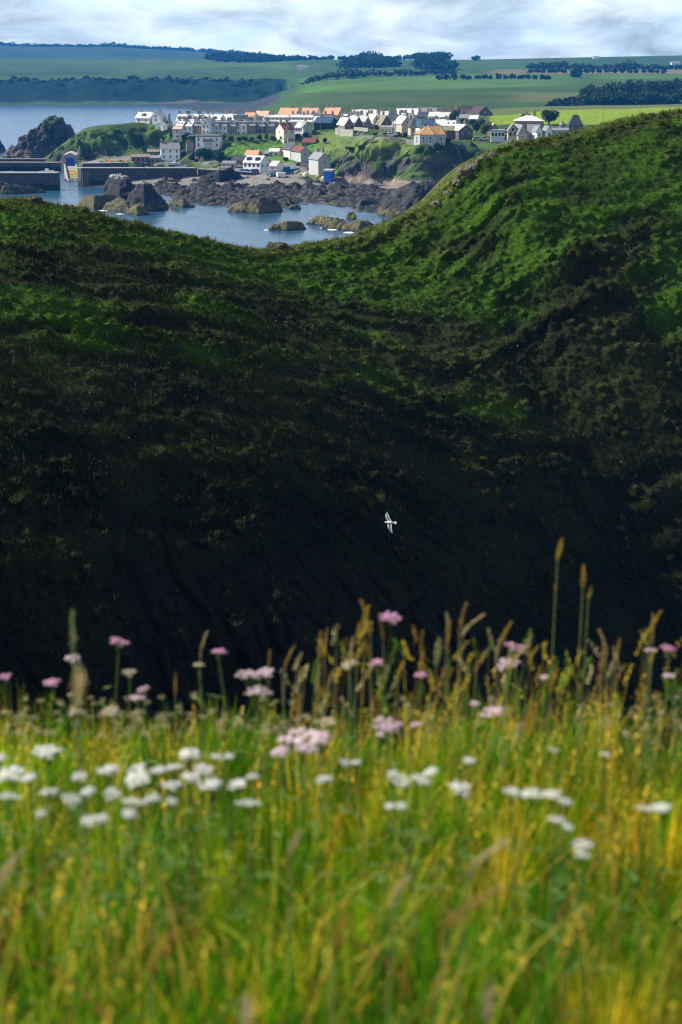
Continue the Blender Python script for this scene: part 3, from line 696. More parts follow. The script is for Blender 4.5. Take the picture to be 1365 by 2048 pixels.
# ------------------------------------------------------------------ rocky foreshore
bx_ = np.arange(-100, 70, .45); by_ = np.arange(470, 668, .5)
BX, BY = np.meshgrid(bx_, by_, indexing='ij')
bpx, bpy_ = project(BX, BY, 0.6 + 0 * BX)
lb = np.interp(bpx, (255, 290, 330, 350, 390, 440, 470, 500, 560, 600, 650, 700, 760, 800, 860, 930), (372, 384, 398, 405, 411, 416, 424, 426, 418, 410, 412, 418, 432, 446, 446, 430))
lb = lb + 5 * fbm(BX * .08, BY * .08, 3., 3)
ubd = np.interp(bpx, (300, 480, 560, 680, 760, 930), (362, 357, 364, 372, 379, 384))
m = sstep(-2, 14, lb - bpy_) * sstep(0, 5, bpy_ - ubd + 4)
f1, f2, c1 = cells(BX * .14 + .2 * fbm(BX * .1, BY * .1, 1., 2), BY * .11, 0.)
g1_, g2_, c2 = cells(BX * .36, BY * .28, 0.); h1_, h2_, c3 = cells(BX * .95, BY * .8, 0.)
BH = -1.3 + m * (1.55 + np.clip(1 - f1 * 1.2, 0, 1) ** .8 * 2.4 * np.clip(c1 * 1.5 - .3, 0, 1) + np.clip(1 - g1_ * 1.3, 0, 1) ** .7 * 1.4 * c2 + np.clip(1 - h1_ * 1.4, 0, 1) * .55 * c3 + .4 * fbm(BX * .3, BY * .3, 2., 3))
BH = BH * 1.0 - 1.2 * (1 - m)
nn = fbm(BX * .12, BY * .12, 6., 3)
bc = np.broadcast_to(np.array((0.013, 0.014, 0.014)), BX.shape + (3,)).copy()
bc = mixc(bc, (0.032, 0.030, 0.027), sstep(.2, .8, c2 + .5 * c3 - .3))
bc = mixc(bc, (0.11, 0.10, 0.045), sstep(.15, .5, nn) * sstep(.2, .9, c3 + .2) * sstep(1.0, .2, (lb - bpy_) / 45))
bc = mixc(bc, (0.09, 0.086, 0.08), (c3 > .85) * .5)
of_ = mesh_np('rocky_shore', np.c_[BX.ravel(), BY.ravel(), BH.ravel()], grid_faces(len(bx_), len(by_)), ROCK_MAT, smooth=False, col=bc.reshape(-1, 3))
tag(of_, kind='structure')
# foam where the swell breaks
foam = mat('sea_foam', (0.75, 0.78, 0.8), rough=.6, var=.1)
def foam_patch(px, py, w, d, label):
    x, y, z = atz(px, py, .03); n = 26; a = np.linspace(0, 2 * np.pi, n, endpoint=False)
    r = 1 + .35 * noise3(np.cos(a) * 1.7 + px, np.sin(a) * 1.7, 3.) + .2 * noise3(np.cos(a) * 5 + px, np.sin(a) * 5, 7.)
    ring = np.c_[np.cos(a) * w * r, np.sin(a) * d * r, 0 * a + .02]; inner = ring * .55; inner[:, 2] = .12
    v = np.r_[ring, inner, [[0, 0, .1]]]
    f = [(i, (i + 1) % n, n + (i + 1) % n, n + i) for i in range(n)] + [(n + i, n + (i + 1) % n, 2 * n, 2 * n) for i in range(n)]
    b = MB(); b.add(v, [q if q[2] != q[3] else q[:3] for q in f]); o = b.build('foam', foam); o.location = (x, y, 0)
    tag(o, label, 'foam', 'foam round the skerries', 'stuff')
for a_ in ((665, 459, 1.5, 2.6, 'white foam washing in front of the gull skerry'), (648, 456, 1.2, 1.2, 'thin foam at the left of the gull skerry'), (698, 465, 1.6, 2.0, 'foam at the foot of the jagged rock'), (533, 460, 1.0, .8, 'fleck of foam at the tip of the lone skerry'),
           (210, 421, 2.4, 1.6, 'foam along the olive ledge by the black skerries'), (240, 428, 1.4, .8, 'thin line of foam below the olive ledge')): foam_patch(*a_)

# ------------------------------------------------------------------ harbour walls
STONE = mat('harbour_stone', (0.060, 0.058, 0.055), rough=.9, var=.45, scale=.5, bump=.8, bscale=1.5, bdist=.25, tide=2.6)
COPE = mat('coping_stone', (0.30, 0.28, 0.25), rough=.9, var=.2, scale=1, bump=.3)
CONC = mat('concrete', (0.30, 0.285, 0.26), rough=.9, var=.2, scale=.6, bump=.4)
def wall_run(name, label, p0, p1, top0, top1, thick, cat='wall', course=True, m=None, cm=None, zb=-3.0):
    """a masonry wall from plan point p0 to p1, courses of blocks as real bands, with a coping"""
    d = Vector((p1[0] - p0[0], p1[1] - p0[1], 0)); L = d.length; rz = math.atan2(d.y, d.x)
    e = empty(name, (p0[0], p0[1], 0), rz); tag(e, label, cat)
    n = max(2, int(L / 9))
    for k in range(n):
        a, b = L * k / n, L * (k + 1) / n - .05
        ta, tb = top0 + (top1 - top0) * k / n, top0 + (top1 - top0) * (k + 1) / n
        MB().add([(a, 0, zb), (b, 0, zb), (b, thick, zb), (a, thick, zb), (a, .25, ta), (b, .25, tb), (b, thick, tb), (a, thick, ta)],
                 [(0, 3, 2, 1), (4, 5, 6, 7), (0, 1, 5, 4), (1, 2, 6, 5), (2, 3, 7, 6), (3, 0, 4, 7)]).build('wall_section', m or STONE, e)
        MB().add([(a, .12, ta + .003), (b, .12, tb + .003), (b, thick + .1, tb + .003), (a, thick + .1, ta + .003), (a, .12, ta + .3), (b, .12, tb + .3), (b, thick + .1, tb + .3), (a, thick + .1, ta + .3)],
                 [(0, 3, 2, 1), (4, 5, 6, 7), (0, 1, 5, 4), (1, 2, 6, 5), (2, 3, 7, 6), (3, 0, 4, 7)]).build('coping', cm or COPE, e)
    return e
A = atz(164, 374, 0); B = atz(395, 366, 0)
e = wall_run('harbour_pier', 'long dark stone pier wall with a pale coping below the harbour houses', A, (B[0], B[1] + 2), aty(164, 337, A[1])[2], aty(395, 337, B[1] + 2)[2], 5)
for k in range(5):
    MB().tube([(.4 + k * .75, -.25, -2), (.4 + k * .75, -.2, aty(164, 342 - k * .6, A[1])[2])], .16).build('fender_post', mat('old_timber', (0.22, 0.20, 0.17), var=.3), e)
B2 = atz(505, 357, 2)
wall_run('harbour_pier', 'rough sea wall holding the yard behind the black mound', (B[0], B[1] + 3.5), (B2[0], B2[1]), 5.6, 4.4, 3)
A = atz(-220, 382, 0); B = atz(117, 381, 0)
wall_run('harbour_pier', 'dark outer pier at the left with its end by the harbour mouth', A, B, aty(0, 347, A[1])[2], aty(117, 347, B[1])[2], 7)
wall_run('harbour_pier', 'higher sea wall behind the left pier, below the sea stack', aty(-220, 345, 748)[:2], aty(121, 345, 752)[:2], aty(0, 325, 748)[2], aty(121, 326, 752)[2], 4)
wall_run('harbour_pier', 'thin breakwater wall at the foot of the sea stack', aty(-220, 330, 785)[:2], aty(108, 330, 790)[:2], aty(0, 318, 785)[2], aty(108, 319, 790)[2], 3)
wall_run('harbour_pier', 'inner quay wall between the lifeboat slip and the stone sheds', aty(166, 335, 716)[:2], aty(258, 335, 722)[:2], aty(166, 328, 716)[2], aty(258, 326, 722)[2], 4)
# ================================================================== the village
WALLM = {
 'white': mat('white_harling', (0.80, 0.80, 0.78), var=.06, scale=1.2), 'cream': mat('cream_render', (0.60, 0.56, 0.47), var=.08, scale=1.2),
 'grey': mat('grey_harling', (0.42, 0.42, 0.41), var=.1, scale=1.2), 'stone': mat('brown_stone', (0.24, 0.19, 0.155), var=.3, scale=2.5, bump=.5),
 'sand': mat('sandstone', (0.42, 0.35, 0.26), var=.22, scale=2.2, bump=.4), 'brick': mat('red_brown_wall', (0.33, 0.15, 0.11), var=.2, scale=2.2),
 'blue': mat('pale_blue_render', (0.50, 0.62, 0.70), var=.06), 'pink': mat('pink_render', (0.60, 0.42, 0.36), var=.1), 'black': mat('black_boards', (0.030, 0.034, 0.045), var=.3, stretch=(6, 1, .3)),
 'dark': mat('dark_stone', (0.11, 0.095, 0.085), var=.3, scale=2.5, bump=.4), 'lime': mat('pale_yellow_render', (0.60, 0.58, 0.28), var=.08)}
ROOFM = {
 'pale': mat('pale_slate', (0.55, 0.54, 0.52), var=.16, scale=1.4, rough=.7, stretch=(1, 1, 4)), 'slate': mat('grey_slate', (0.20, 0.205, 0.215), var=.25, scale=1.4, rough=.65, stretch=(1, 1, 4)),
 'dark': mat('dark_slate', (0.052, 0.056, 0.068), var=.3, scale=1.4, rough=.6, stretch=(1, 1, 4)), 'orange': mat('orange_pantiles', (0.54, 0.29, 0.175), var=.18, scale=1.5, stretch=(3, 3, 1)),
 'salmon': mat('faded_pantiles', (0.54, 0.38, 0.28), var=.15, scale=1.5), 'rust': mat('rust_red_tiles', (0.17, 0.055, 0.045), var=.25, scale=1.5), 'brown': mat('ochre_tiles', (0.37, 0.205, 0.075), var=.25, scale=.8),
 'navy': mat('navy_sheet_roof', (0.030, 0.065, 0.13), var=.15), 'olive': mat('mossy_slate', (0.20, 0.185, 0.11), var=.3, scale=1.0), 'taupe': mat('lichened_tiles', (0.22, 0.165, 0.13), var=.25, scale=1.2), 'maroon': mat('maroon_tiles', (0.062, 0.040, 0.042), var=.2)}
FRAME_W = mat('white_window_frame', (0.72, 0.72, 0.70), var=.03); FRAME_D = mat('dark_window_frame', (0.10, 0.09, 0.085), var=.1)
GLASS = mat('window_glass', (0.022, 0.028, 0.036), var=.2, rough=.08, spec=.6)
POT = mat('chimney_clay', (0.34, 0.22, 0.14), var=.2); CHIM = mat('chimney_stone', (0.30, 0.26, 0.215), var=.25, scale=3)
DOORM = {'dark': mat('dark_door', (0.05, 0.04, 0.045), var=.2), 'blue': mat('blue_door', (0.015, 0.06, 0.45), var=.1, rough=.5), 'teal': mat('teal_paint', (0.05, 0.25, 0.36), var=.1)}
# shared meshes for alike pieces, unit-sized
def proto(name, mb, m):
    me = bpy.data.meshes.new(name); me.from_pydata(mb.v, [], mb.f); me.update(); me.materials.append(m); return me
def ring_mb():
    b = MB(); b.box(-.5, -.40, -.06, .02, -.5, .5).box(.40, .5, -.06, .02, -.5, .5).box(-.395, .395, -.057, .02, -.5, -.42).box(-.395, .395, -.057, .02, .42, .5).box(-.395, .395, -.05, .02, -.03, .03); return b
ME = {'fw': proto('window_frame', ring_mb(), FRAME_W), 'fd': proto('window_frame', ring_mb(), FRAME_D), 'pane': proto('pane', MB().box(-.4, .4, -.012, .01, -.43, .43), GLASS)}
def piece(name, me, parent, loc, rz=0., scale=(1, 1, 1)):
    o = bpy.data.objects.new(name, me); COL.objects.link(o); o.parent = parent; o.location = loc; o.rotation_euler = (0, 0, rz); o.scale = scale; return o
def window(parent, x, y, z, w=1.0, h=1.4, rz=0., frame='fw'):
    f = piece('window', ME[frame], parent, (x, y, z), rz, (w, 1, h)); piece('pane', ME['pane'], f, (0, 0, 0))
def slab(b, p, q, t, axis, a0, a1):
    """one roof slope: from p to q in the cross-section, thickness t, swept a0..a1"""
    d = Vector((q[0] - p[0], q[1] - p[1])).normalized(); n = Vector((-d.y, d.x))
    if n.y < 0: n = -n
    b.extrude([p, q, (q[0] + n.x * t, q[1] + n.y * t), (p[0] + n.x * t, p[1] + n.y * t)], axis, a0, a1)
def house(label, px0, px1, pye, pyr, Y, d, yaw, wall, roof, orient='front', win=(1, 2), chim=(), dorm=0, door=None, name='cottage', cat='house', group=None, side=None,
          dormm='dark', drop=1.0, frame='fw', skylight=0, wsize=(1.0, 1.4), lean=None, zb=None):
    pc = (px0 + px1) / 2; rz = math.radians(yaw); c = math.cos(rz)
    X, _, ze = aty(pc, pye, Y); X0 = aty(px0, pye, Y)[0]; X1 = aty(px1, pye, Y)[0]
    w = (X1 - X0) / c
    yr = Y + (d / 2 * c if orient == 'front' else 0.0)
    zr = aty(pc, pyr, yr)[2]
    ux, uy = math.cos(rz), math.sin(rz)
    cs = [(X + ux * a - uy * b, Y + uy * a + ux * b) for a in (-w / 2, w / 2) for b in (0, d)]
    base = (min(float(land_z(*q)) for q in cs) - drop) if zb is None else zb
    base = max(base, ze - 7.5)
    e = empty(name, (X, Y, base), rz); tag(e, label, cat, group)
    h = max(ze - base, 2.2); hr = max(zr - ze, .8); t = .16; ov = .35
    hw = w / 2
    wb, rb = MB(), MB()
    if orient == 'front':
        wb.extrude([(0, 0), (d, 0), (d, h), (d / 2, h + hr), (0, h)], 'x', -hw, hw)
        k = hr / (d / 2)
        slab(rb, (-ov, h - ov * k + .02), (d / 2, h + hr + .02), t, 'x', -hw - .2, hw + .2); slab(rb, (d + ov, h - ov * k + .02), (d / 2, h + hr + .02), t, 'x', -hw - .2, hw + .2)
        rb.box(-hw - .2, hw + .2, d / 2 - .18, d / 2 + .18, h + hr + t * .6, h + hr + t * 1.6)
    elif orient == 'gable':
        wb.extrude([(-hw, 0), (hw, 0), (hw, h), (0, h + hr), (-hw, h)], 'y', 0, d)
        k = hr / hw
        slab(rb, (-hw - ov, h - ov * k + .02), (0, h + hr + .02), t, 'y', -.25, d + .2); slab(rb, (hw + ov, h - ov * k + .02), (0, h + hr + .02), t, 'y', -.25, d + .2)
    elif orient == 'hip':
        wb.box(-hw, hw, 0, d, 0, h)
        r = min(hw, d / 2) * .95; o_ = .35
        rb.add([(-hw - o_, -o_, h), (hw + o_, -o_, h), (hw + o_, d + o_, h), (-hw - o_, d + o_, h), (-hw + r, d / 2, h + hr), (hw - r, d / 2, h + hr)], [(0, 3, 2, 1), (0, 1, 5, 4), (2, 3, 4, 5), (1, 2, 5), (3, 0, 4)])
    elif orient == 'flat':
        wb.box(-hw, hw, 0, d, 0, h); rb.box(-hw - .25, hw + .25, -.25, d + .25, h + .003, h + hr)
    elif orient == 'shed':
        wb.extrude([(0, 0), (d, 0), (d, h + hr), (0, h)], 'x', -hw, hw); slab(rb, (-.3, h - .3 * hr / d + .02), (d + .2, h + hr + .2 * hr / d + .02), t, 'x', -hw - .2, hw + .2)
    wo = wb.build('wall', WALLM[wall], e); ro = rb.build('roof', ROOFM[roof], e)
    rows, cols = win; ww, wh = wsize
    for r_ in range(rows):
        zc = h - 1.25 - 2.55 * r_
        if zc < .6: break
        for k_ in range(cols):
            if door and r_ == rows - 1 and k_ == cols // 2: continue
            window(e, -hw + w * (k_ + .5) / cols, 0, zc, ww, wh, 0, frame)
    if orient == 'gable' and hr > 2: window(e, 0, 0, h + hr * .25, ww * .9, wh * .9, 0, frame)
    if door:
        dz = max(0, h - 1.25 - 2.55 * (rows - 1) - 1.5)
        MB().box(-.55, .55, -.06, .03, dz, dz + 2.1).build('door', DOORM[door], e)
    if side:      # windows in the right (+1) or left (-1) end wall
        sg, n = side
        for k_ in range(n): window(e, sg * hw, d * (k_ + .5) / n, h - 1.3, .9, 1.3, math.pi / 2 * sg, frame)
    for q in chim:
        b = MB(); ch = 1.5
        if orient in ('front', 'hip', 'flat'): cx, cy, cz = -hw + w * q, d / 2, h + hr
        else: cx, cy, cz = 0, d * q, h + hr
        cx = min(max(cx, -hw + .55), hw - .55); cy = min(max(cy, .45), d - .45)
        b.box(cx - .55, cx + .55, cy - .4, cy + .4, cz - .8, cz + ch).box(cx - .65, cx + .65, cy - .5, cy + .5, cz + ch + .003, cz + ch + .16)
        co_ = b.build('chimney', CHIM, e)
        for s_ in (-.28, .28): MB().tube([(cx + s_, cy, cz + ch + .16), (cx + s_, cy, cz + ch + .75)], (.15, .12), 6).build('chimney_pot', POT, co_)
    for k_ in range(dorm):
        x = -hw + w * (k_ + .5) / dorm; y0 = d * .10; zf = h + hr * (y0 / (d / 2)) + .1; dh = min(1.5, hr * .62)
        b = MB(); b.extrude([(y0, zf - .2), (y0, zf + dh), (y0 + dh / hr * d / 2 + .6, zf + dh + .12), (y0 + .3, zf - .15)], 'x', x - .8, x + .8)
        dm = b.build('dormer', ROOFM[dormm], e); window(dm, x, y0, zf + dh * .5, 1.25, dh * .8, 0, frame)
    for k_ in range(skylight):
        x = -hw + w * (k_ + .5) / skylight; y0, y1 = d * .16, d * .28; k = hr / (d / 2)
        b = MB(); slab(b, (y0, h + y0 * k + .2), (y1, h + y1 * k + .2), .07, 'x', x - .4, x + .4); b.build('skylight', GLASS, ro)
    return e

T1 = 'front terrace houses above the harbour bank'; T2 = 'upper terrace houses with pale roofs'; T3 = 'pantiled houses along the back of the village'
# --- the left end of the village
house('white villa with two gables at the cliff edge, left end of the village', 270, 300, 236, 224.5, 806, 8, -24, 'white', 'pale', chim=(.15, .9), win=(1, 2), dorm=1, drop=1.2, name='villa')
house('right-hand gabled wing of the clifftop villa', 304, 321, 235, 224, 803, 9, -14, 'white', 'pale', 'gable', chim=(.7,), win=(1, 1), name='villa')
house('small white outbuilding below the clifftop villa', 311, 327, 251, 245, 797, 5, -20, 'white', 'pale', 'gable', win=(1, 1))
house('pale yellow gabled house with a dark navy roof beside the terraces', 335, 345, 247, 235, 806, 8, 10, 'lime', 'navy', 'gable', win=(1, 1), chim=(.2,))
# --- the front terrace
tw = [('leftmost front terrace house, pale grey with rooflights', 352, 366, 'grey', 'pale', {}), ('white front terrace house second from the left end', 366.2, 384, 'white', 'pale', {}),
      ('red-brown walled house in the front terrace', 384.2, 403, 'brick', 'slate', {'dorm': 1}),
      ('pale blue house in the front terrace beside the tall white gable', 420.2, 437, 'blue', 'slate', {'dorm': 2}), ('white terrace house between the pale blue and brown stone ones', 437.2, 454, 'white', 'slate', {'dorm': 2}),
      ('brown stone house in the front terrace with white dormers', 454.2, 472, 'stone', 'slate', {'dorm': 2}), ('white house right of the brown stone one in the front terrace', 472.2, 493, 'white', 'slate', {'dorm': 2}),
      ('grey stone terrace house with one wide dormer near the middle', 493.2, 511, 'stone', 'slate', {'dorm': 2}), ('dark stone house near the right end of the front terrace', 511.2, 530, 'dark', 'slate', {'dorm': 2}),
      ('stone house at the right end of the front terrace', 530.2, 549, 'stone', 'slate', {'dorm': 2})]
for i, (lb_, a_, b_, w_, r_, kw) in enumerate(tw):
    pe = 251.5 + .8 * math.sin(i * 1.7)
    house(lb_, a_, b_, pe, 242 + .5 * math.sin(i * 2.3), 795, 8, -16, w_, r_, win=(2, 2), chim=(.04,) if i % 2 else (.04, .96), name='terrace_house', group=T1, skylight=0 if kw else 2, dormm='slate', **kw)
house('tall white gabled house standing in the front terrace', 403.2, 420, 248, 239, 792, 10, -16, 'white', 'pale', 'gable', win=(3, 2), name='terrace_house', group=T1)
house('low pink-roofed garage at the left foot of the front terrace', 345, 363, 258, 253.5, 778, 5, -14, 'grey', 'salmon', win=(1, 1), name='garage', cat='garage')
# --- the upper terrace
for i, (lb_, a_, b_, r_, dm) in enumerate([('leftmost upper terrace house with a white roof', 352, 371.8, 'pale', 2), ('second upper terrace house from the left', 372, 393.8, 'pale', 2), ('third upper terrace house from the left', 394, 413.5, 'pale', 2)]):
    house(lb_, a_, b_, 242, 228, 838, 9, -14, 'white', r_, chim=(.03, .97), dorm=dm, win=(1, 2), name='terrace_house', group=T2)
house('white-roofed upper terrace house with a plain hipped end', 414, 440, 242, 229, 842, 9, -20, 'white', 'pale', chim=(.2,), dorm=1, name='terrace_house', group=T2)
house('broad white-roofed house with tall chimneys, centre of upper terrace', 441, 467, 242, 228.5, 848, 10, -20, 'white', 'pale', chim=(.1, .75), name='terrace_house', group=T2)
house('white house with a flat blue-grey dormer strip in the upper terrace', 468, 487, 238, 230, 846, 8, -14, 'white', 'slate', 'flat', win=(1, 4), frame='fd', name='terrace_house', group=T2)
house('upper terrace house with a short orange roof', 488, 508, 233, 225, 858, 8, -14, 'white', 'orange', chim=(.05, .95), win=(2, 3), name='terrace_house', group=T2)
house('salmon-roofed house beside the short orange roof', 509, 536, 232, 222, 862, 9, -16, 'white', 'salmon', chim=(.3,), win=(2, 3), name='terrace_house', group=T2)
# --- behind: the pantiled houses
house('leftmost of three orange-roofed houses on the village skyline', 556, 592, 229.5, 216, 895, 10, -20, 'grey', 'orange', chim=(.6,), win=(1, 3), name='pantiled_house', group=T3)
house('middle one of the three orange-roofed houses on the skyline', 600, 632, 230, 216, 893, 10, -20, 'white', 'orange', chim=(.5,), win=(1, 3), name='pantiled_house', group=T3)
house('rightmost of three orange-roofed houses on the skyline', 645, 676, 230, 215.5, 891, 11, -22, 'grey', 'orange', chim=(.45, .1), win=(1, 3), name='pantiled_house', group=T3)
house('long white row with a strip of dark windows, left half', 526, 574, 243, 230, 856, 10, -12, 'white', 'pale', dorm=6, win=(1, 5), chim=(.2,), dormm='pale', name='terrace_house')
house('long white row with a strip of dark windows, right half', 574.5, 624, 243, 230, 854, 10, -12, 'white', 'pale', dorm=6, win=(1, 5), chim=(.6, .96), dormm='pale', name='terrace_house')
# --- middle of the village
house('cream cottage with a red roof and dormer above the green', 568, 590, 259, 247, 771, 8.5, 30, 'cream', 'rust', win=(1, 2), chim=(.1, .6), dorm=1, dormm='rust', side=(-1, 1), name='red_roofed_cottage')
house('white house with a grey gable end beside the red-roofed cottage', 590, 607, 255, 245, 782, 8, -24, 'white', 'pale', win=(2, 3), chim=(.9,))
house('grey-gabled house right of the red-roofed cottage', 607, 624, 254, 243, 778, 9, 12, 'grey', 'slate', 'gable', win=(1, 1))
house('big black boarded hall with navy roof in the village centre', 628, 662, 246, 235, 786, 14, -14, 'black', 'navy', win=(0, 0), name='boarded_hall', cat='hall')
house('grey-walled house behind the black hall with a dark roof', 640, 664, 236, 229, 842, 8, -16, 'white', 'dark', chim=(.9, .3))
house('white gable with dark roof behind the black hall', 662, 674, 247, 231, 802, 10, 28, 'white', 'dark', 'gable', win=(1, 1))
house('house with a broad dark slate roof and white front porch', 674, 700, 247, 233, 800, 9, -10, 'white', 'dark', win=(1, 3), chim=(.95,))
house('long pale grey house with three chimneys above the parallel roofs', 702, 752, 232, 219, 858, 9, -10, 'white', 'pale', chim=(.02, .5, .98), dorm=2, win=(1, 5))
P1 = 'row of parallel gabled cottages'
for i, (lb_, a_, b_, ye, yr, w_, r_) in enumerate([('leftmost of the parallel dark gables', 690, 708, 250, 236, 'stone', 'pale'), ('second of the parallel dark gables from the left', 709, 727, 250, 233, 'dark', 'pale'), ('third of the parallel dark gables from the left', 728, 745, 250, 233, 'stone', 'pale')]):
    house(lb_, a_, b_, ye, yr, 772, 16, 14, w_, r_, 'gable', win=(2, 2), chim=(.9, .1), name='gabled_cottage', group=P1, frame='fd')
house('white fronted narrow house right of the parallel gables', 747, 760, 240, 229, 778, 14, 10, 'white', 'pale', 'gable', win=(3, 1), chim=(.9,))
house('dark-gabled house with a mossy roof and low cream extension', 762, 786, 251, 231, 768, 16, 14, 'dark', 'olive', 'gable', win=(1, 2), chim=(.9, .4))
house('low cream extension with flat roof in front of the mossy-roofed house', 762, 785, 256, 254, 756, 7, -4, 'cream', 'pale', 'flat', win=(1, 3))
house('small white gable between the cream extension and beige house', 786, 792, 252, 244, 757, 6, 4, 'white', 'slate', 'gable', win=(1, 1))
house('tall beige house with gable end and a row of rooflights', 804, 826, 247, 233, 742, 15, 12, 'sand', 'pale', 'gable', win=(1, 1), chim=(.05, .95))
house('white side wing of the tall beige house', 790, 804, 250, 240, 752, 8, -12, 'white', 'slate', win=(2, 2), dorm=2)
house('upper house with pale roof and two chimneys, right of centre', 790, 812, 229, 217, 838, 10, -16, 'white', 'pale', chim=(.05, .95), dorm=1)
house('pale-roofed house tucked behind the tall beige one', 812, 834, 230, 217, 835, 10, -18, 'sand', 'pale', chim=(.3, .98))
house('long dark-roofed hall with a white gable on the skyline', 830, 872, 227, 215.5, 856, 11, -12, 'dark', 'slate', chim=(.98,), win=(1, 4), frame='fd', name='long_hall', cat='hall')
house('narrow sand-coloured gable left of the hip-roofed hall', 822, 832, 252, 240, 716, 9, 6, 'sand', 'dark', 'gable', win=(2, 1), chim=(.9,))
house('white gable with a bright navy roof behind the hip-roofed hall', 840, 850, 252, 239, 735, 8, 18, 'white', 'navy', 'gable', win=(1, 1))
house('navy-roofed cottage behind the hip-roofed hall', 850, 868, 251, 240, 738, 8, -10, 'white', 'navy', win=(1, 2))
house('pale slate house behind the right end of the hip-roofed hall', 866, 890, 251, 239, 742, 9, -18, 'white', 'pale', chim=(.02, .98), win=(2, 2))
house('pale slate house with two rooflights next to the brick gable', 890, 912, 252, 241, 738, 9, -18, 'white', 'pale', chim=(.05, .95), skylight=2, win=(2, 2))
house('brick gable house with a black garage door front', 918, 947, 261, 249.5, 700, 11, 20, 'dark', 'pale', 'gable', win=(1, 2), chim=(.1, .9))
house('dark garage with a brown roof beside the brick gable', 893, 917, 261, 253, 703, 9, -6, 'dark', 'olive', win=(0, 0), name='garage', cat='garage')
# --- dark houses at the right on the skyline
house('leftmost of three dark red houses at the edge of the fields', 884, 912, 229, 217, 868, 10, -24, 'dark', 'maroon', win=(1, 2), chim=(.8,))
house('tall maroon-roofed house at the edge of the fields', 916, 952, 228, 214, 872, 11, -8, 'brick', 'maroon', win=(2, 3), chim=(.3,))
house('dark house with a pale lit gable at the edge of the fields', 955, 986, 228, 213.5, 866, 13, 24, 'dark', 'maroon', 'gable', win=(1, 2), frame='fw')

FILL = 'small houses packed through the middle of the village'
for a_ in [('pale-roofed cottage left of the long pale grey house', 684, 701, 240, 231, 838, 'white', 'pale'), ('grey cottage between the black hall and parallel gables', 703, 722, 243, 234, 822, 'white', 'slate'), ('white cottage behind the third parallel gable', 733, 754, 243, 234, 818, 'white', 'pale'),
           ('pale cottage behind the narrow white house', 757, 776, 238, 228, 842, 'white', 'pale'), ('dark-roofed cottage behind the mossy roof', 775, 790, 243, 234, 812, 'cream', 'dark'), ('white cottage high behind the tall beige house', 806, 824, 240, 231, 800, 'white', 'slate'), ('dark cottage below the long dark hall', 834, 855, 240, 231, 806, 'grey', 'dark'),
           ('pale cottage below the right end of the long dark hall', 857, 878, 241, 232, 802, 'white', 'pale'), ('white cottage left of the round green tree', 880, 898, 243, 234, 796, 'white', 'pale'), ('grey cottage right of the round green tree', 918, 936, 245, 237, 782, 'grey', 'slate'), ('pale cottage in front of the dark red houses', 938, 955, 246, 238, 776, 'sand', 'pale'),
           ('white end cottage of the long white row', 627, 641, 242, 233, 848, 'white', 'pale'), ('pale cottage tucked under the middle orange roof', 610, 626, 236, 229, 874, 'white', 'slate'), ('small grey cottage between the orange roofs and the long row', 580, 600, 236, 229, 876, 'white', 'pale')]:
    house(a_[0], *a_[1:6], 8, -16, a_[6], a_[7], win=(1, 3), chim=(.03, .97), group=FILL)
# --- hall with the hipped tiled roof above the cliff
def hip_hall():
    X, Y, _ = aty(857, 289, 664); zb_ = float(land_z(X, Y)) - 2.5
    e = empty('hip_roofed_hall', (X, Y, zb_), math.radians(-10)); tag(e, 'pale hall with an ochre hipped roof on the cliff above the beach', 'hall')
    ze = aty(857, 269, 664)[2] - zb_; zr = aty(857, 251.5, 669)[2] - zb_
    w = aty(890, 270, 664)[0] - aty(828, 270, 664)[0]; hw = w / 2
    wb = MB()
    pl = [(-hw, 3.2), (-hw * .55, 0), (hw * .35, 0), (hw * .6, 2.2), (hw, 2.2), (hw, 11), (-hw, 11)]
    n = len(pl); wb.add([(x, y, 0) for x, y in pl] + [(x, y, ze) for x, y in pl], [tuple(range(n))[::-1], tuple(range(n, 2 * n))] + [(i, (i + 1) % n, (i + 1) % n + n, i + n) for i in range(n)])
    wb.build('wall', WALLM['grey'], e)
    o = .45
    q = [(-hw - o, 3.0), (-hw * .55, -o), (hw * .35, -o), (hw * .62, 1.9), (hw + o, 1.9), (hw + o, 11.4), (-hw - o, 11.4)]
    v = [(x, y, ze) for x, y in q] + [(-hw * .15, 4.6, zr), (hw * .7, 6.2, zr - .25)]
    MB().add(v, [(6, 5, 4, 3, 2, 1, 0), (0, 1, 7), (1, 2, 7), (2, 3, 7), (3, 4, 8, 7), (4, 5, 8), (5, 6, 7, 8), (6, 0, 7)]).build('roof', ROOFM['brown'], e)
    for a_, b_ in (((-hw * .55, -o), (-hw * .15, 4.6)), ((hw * .35, -o), (-hw * .15, 4.6)), ((-hw - o, 3.0), (-hw * .15, 4.6))):
        MB().tube([(a_[0], a_[1], ze + .03), (b_[0], b_[1], zr + .03)], .13, 5).build('ridge_tile', ROOFM['salmon'], e)
    for x in (-hw * .32, hw * .14): 
        window(e, x, 0, ze - 2.2, .9, 3.0, 0, 'fw')
        MB().box(x - .35, x + .35, -.04, -.02, ze - 3.6, ze - 2.4).build('window_panel', DOORM['teal'], e)
    window(e, -hw * .78, 1.62, ze - 2.2, .8, 3.0, math.atan2(-3.2, hw * .45), 'fw'); window(e, hw * .8, 2.2, ze - 2.0, .9, 2.2, 0, 'fw')
hip_hall()
